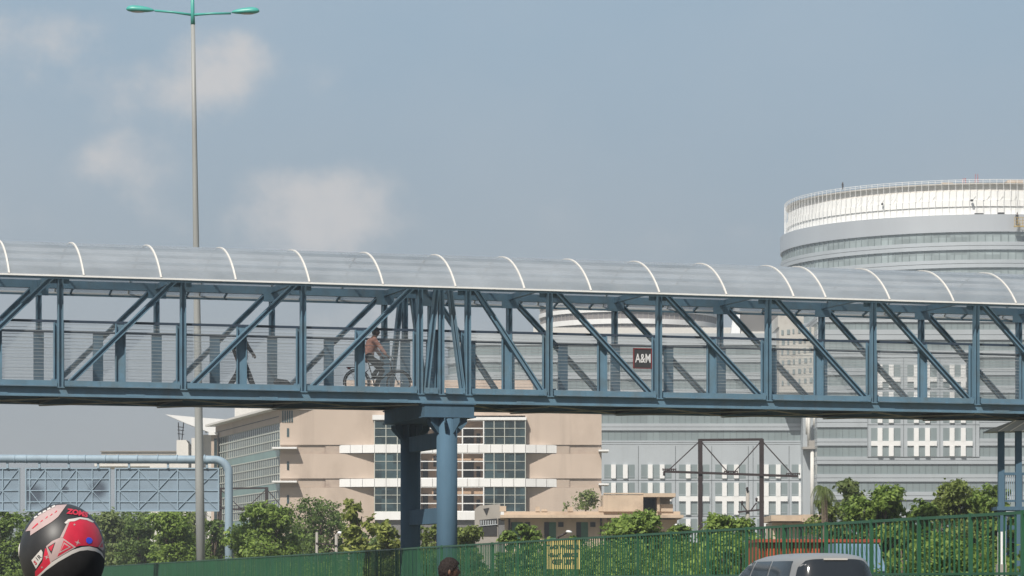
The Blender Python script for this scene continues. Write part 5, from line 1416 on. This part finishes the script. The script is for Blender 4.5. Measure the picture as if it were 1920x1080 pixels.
# triangles
decal([(705, 570), (880, 692), (600, 850), (655, 700)], 2, .0016); decal([(715, 600), (845, 692), (630, 815), (675, 715)], 1, .0022); decal([(718, 625), (810, 690), (650, 775), (685, 710)], 2, .0028); decal([(722, 650), (785, 688), (675, 745)], 1, .0034)
decal([(480, 680), (560, 610), (665, 565), (640, 640), (570, 860), (540, 900)], 2, .0014); decal([(500, 690), (605, 625), (550, 780)], 0, .0022); decal([(515, 695), (590, 645), (552, 750)], 1, .0028)
decal([(470, 700), (555, 830), (530, 910), (400, 1040), (330, 1078), (330, 1000), (430, 880)], 1, .0012)
# trim above the neck roll
decal([(330, 1078), (420, 1005), (560, 880), (700, 800), (840, 725), (960, 690), (1060, 682), (1160, 708), (1230, 770), (1255, 835), (1200, 775), (1130, 745), (1030, 730), (930, 742), (820, 785), (640, 880), (480, 985), (370, 1078)], 3, .002)
decal([(380, 1078), (480, 990), (640, 885), (820, 790), (930, 747), (1030, 735), (1130, 750), (1200, 780), (1255, 850), (1262, 1080)], 5, .0025)
# pale upper panel
decal([(205, 480), (270, 380), (330, 305), (480, 205), (620, 130), (760, 120), (720, 175), (640, 285), (560, 350), (400, 450), (270, 535), (270, 470)], 2, .0016)
for (x, y) in ((335, 410), (420, 345), (487, 297), (550, 262), (610, 222)):
    w_ = 45 if x < 340 else 18
    decal([(x-w_, y+w_*.75), (x-w_*.6, y+w_*.75), (x+w_, y-w_*.75+6), (x+w_*.7, y-w_*.75-8)], 1, .0024)
for (x, y) in ((345, 295), (400, 250), (460, 220), (520, 185), (580, 155)): decal([(x-24, y+18), (x-22, y-6), (x+18, y-26), (x+24, y-4)], 3, .0026)
# S1R tag
decal([(285, 860), (415, 722), (435, 760), (430, 840), (345, 965)], 3, .0018)
decal([(1010, 585), (1035, 560), (1075, 565), (1100, 595), (1085, 635), (1050, 648), (1015, 625)], 4, .0024)
for (cx0, cy0, r) in ((900, 630, 46), (490, 820, 40), (858, 390, 24), (425, 945, 22)):
    pts = []
    for q in range(8):
        a = 2*math.pi*q/8+.3; rr = r if q % 2 == 0 else r*.28; pts.append((cx0+rr*math.cos(a), cy0+rr*math.sin(a)*.9))
    decal(pts, 2, .002)
decal([(1175, 695), (1235, 590), (1248, 700), (1240, 740)], 2, .002); decal([(1190, 692), (1230, 625), (1240, 695)], 1, .0026)
def decal_text(body, zx, zy, size, ang, m, off=.0026, bold=0., sx=1., bend=0.):
    me = text_mb(body, size, 0., bold); ca, sa = math.cos(ang), math.sin(ang); bm = bmesh.new(); bm.from_mesh(me); bpy.data.meshes.remove(me)
    bmesh.ops.triangulate(bm, faces=bm.faces[:]); bm.verts.index_update(); vs = []
    for v in bm.verts:
        x, y = v.co.x*sx, v.co.y-bend*v.co.x**2; X_, Y_ = zx+x*ca+y*sa, zy+x*sa-y*ca
        vs.append(onshell(20+X_/7.2, 930+Y_/7.2, off))
    mb.add(vs, [tuple(v.index for v in f_.verts) for f_ in bm.faces], m, False); bm.free()
decal_text('ZOMS', 900, 236, 88, R(11), 1, bold=5, sx=1.15, bend=.0004)
decal_text('S', 340, 890, 70, R(-35), 1, bold=2); decal_text('1R', 380, 830, 72, R(-40), 0, bold=1)
hm = mb.build('helmet', ['helmetblack', 'helmetred', 'helmetpale', 'helmetwhite', 'hologram', 'padding'], rd)
mb = MB()
for i, e in ((0, -1),):
    mb.ball(base+shell(-.985, .1, .12-.1), (.006, .05, .03), 12, 8)
mb.build('visor_pivot', 'helmetwhite', hm)
mb = MB(); n = 26; vs = []
for i in range(n+1):       # visor at the front of the helmet
    a = R(20)+R(140)*i/n
    for z_ in (-.30, .32): vs.append(base+shell(math.cos(a)*math.sqrt(1-z_*z_), math.sin(a)*math.sqrt(1-z_*z_), z_)*1.012)
mb.add(vs, [(2*i, 2*i+2, 2*i+3, 2*i+1) for i in range(n)], 0, True); mb.build('visor', 'carglass', hm)

# ------------------------------------------------------------------ car
YAW = math.atan(FS)
D = 41.0
car = empty('parked_car', (P(1578, 0, D).x, D, 0), YAW, 'silver car seen from behind, only its roof and windows showing', 'car')
car.name = 'estate_car'; car.scale = (1.03, 1, 1.015)
prof = ((.90, .72, .02, 3.9), (1.15, .675, .09, 3.55), (1.42, .605, .17, 3.15), (1.55, .562, .225, 2.80), (1.62, .525, .27, 2.52), (1.665, .465, .34, 2.25), (1.695, .35, .50, 1.95), (1.708, .18, .75, 1.70), (1.710, .02, 1.1, 1.4))
def pr(z):
    for a, b in zip(prof[:-1], prof[1:]):
        if z <= b[0]:
            f = (z-a[0])/(b[0]-a[0]); return [a[i]+(b[i]-a[i])*f for i in range(1, 4)]
    return prof[-1][1:]
NE = 5.
mb = MB(); seg = 72; vs = []; zs = [.90, 1.0, 1.15, 1.3, 1.42, 1.5, 1.55, 1.585, 1.62, 1.645, 1.665, 1.682, 1.695, 1.703, 1.708, 1.710]
for z in zs:
    w_, r_, f_ = pr(z); yc, l = (r_+f_)/2, (f_-r_)/2; ne = NE if z < 1.6 else NE-1.6*(z-1.6)/.11
    for q in range(seg):
        a = 2*math.pi*q/seg; c, s = math.cos(a), math.sin(a)
        vs.append((math.copysign(abs(c)**(2/ne), c)*w_, yc+math.copysign(abs(s)**(2/ne), s)*l, z))
mb.add(vs, [(i*seg+q, i*seg+(q+1) % seg, (i+1)*seg+(q+1) % seg, (i+1)*seg+q) for i in range(len(zs)-1) for q in range(seg)], 0, True)
mb.f.append(tuple((len(zs)-1)*seg+q for q in range(seg))); mb.m.append(0); mb.s.append(True)
zs2 = ((.28, .66, .03, 4.32), (.34, .73, -.06, 4.4), (.55, .755, -.09, 4.45), (.80, .75, -.06, 4.4), (.90, .73, -.01, 4.30), (.935, .69, .05, 4.1))
o_ = len(mb.v); vs = []
for z, w_, r_, f_ in zs2:
    yc, l = (r_+f_)/2, (f_-r_)/2
    for q in range(seg):
        a = 2*math.pi*q/seg; c, s = math.cos(a), math.sin(a); vs.append((math.copysign(abs(c)**(2/6), c)*w_, yc+math.copysign(abs(s)**(2/6), s)*l, z))
mb.add(vs, [(i*seg+q, i*seg+(q+1) % seg, (i+1)*seg+(q+1) % seg, (i+1)*seg+q) for i in range(len(zs2)-1) for q in range(seg)]+[tuple(range(seg))[::-1], tuple((len(zs2)-1)*seg+q for q in range(seg))], 0, True)
body = part(mb, 'body', 'silver', car)
def sup_y(z, x, back=True):
    w_, r_, f_ = pr(z); yc, l = (r_+f_)/2, (f_-r_)/2; q = max(0, 1-min(1, abs(x)/w_)**NE)**(1/NE); return yc-l*q if back else yc+l*q
def sup_x(z, y):
    w_, r_, f_ = pr(z); yc, l = (r_+f_)/2, (f_-r_)/2; return w_*max(0, 1-min(1, abs(y-yc)/l)**NE)**(1/NE)
def patch(name, fn, nu, nv, m):
    mb = MB(); vs = [fn(i/nu, j/nv) for j in range(nv+1) for i in range(nu+1)]
    mb.add(vs, [(j*(nu+1)+i, j*(nu+1)+i+1, (j+1)*(nu+1)+i+1, (j+1)*(nu+1)+i) for j in range(nv) for i in range(nu)], 0, True); return part(mb, name, m, car)
def rear(u, v):
    z = 1.0+(1.625-1.0)*v; w_ = pr(z)[0]; e = .86-.10*max(0, v-.85)/.15; x = (-1+2*u)*w_*e
    z2 = z-.012*(abs(-1+2*u)**6)*2*v
    return (x, sup_y(z2, x)-.006, z2)
patch('rear_window', rear, 24, 14, 'carglass')
for sgn_ in (-1, 1):
    for (b0, b1, t0, t1) in ((.38, 1.25, .50, 1.28), (1.33, 2.22, 1.34, 2.05), (2.30, 3.35, 2.12, 2.42)):
        def side(u, v, b0=b0, b1=b1, t0=t0, t1=t1, s_=sgn_):
            z = 1.0+(1.60-1.0)*v; y0 = b0+(t0-b0)*v; y1 = b1+(t1-b1)*v; y = y0+(y1-y0)*u
            return (s_*(sup_x(z, y)+.005), y, z)
        patch('side_window', side, 10, 8, 'carglass')
def wind(u, v):
    z = 1.0+(1.60-1.0)*v; w_ = pr(z)[0]; x = (-1+2*u)*w_*.84; return (x, sup_y(z, x, False)+.006, z)
patch('windscreen', wind, 16, 8, 'carglass')
mb = MB(); yb_ = sup_y(1.618, 0); mb.box(-.16, .16, yb_-.03, yb_+.02, 1.612, 1.635); part(mb, 'brake_light', 'helmetwhite', car)
for (x, y) in ((-.66, .62), (.66, .62), (-.66, 3.65), (.66, 3.65)):
    mb = MB(); mb.tube([(x-.09, y, .28), (x+.09, y, .28)], .28, 28); wh = part(mb, 'wheel', 'rubber', car)
    mb = MB(); e = .095 if x > 0 else -.095; mb.tube([(x+e*.9, y, .28), (x+e*1.02, y, .28)], .17, 20); mb.build('rim', 'chrome', wh)
for x in (-.62, .62):
    mb = MB(); mb.box(x-.06, x+.06, -.105, -.05, .62, .88); part(mb, 'tail_light', 'red', car)
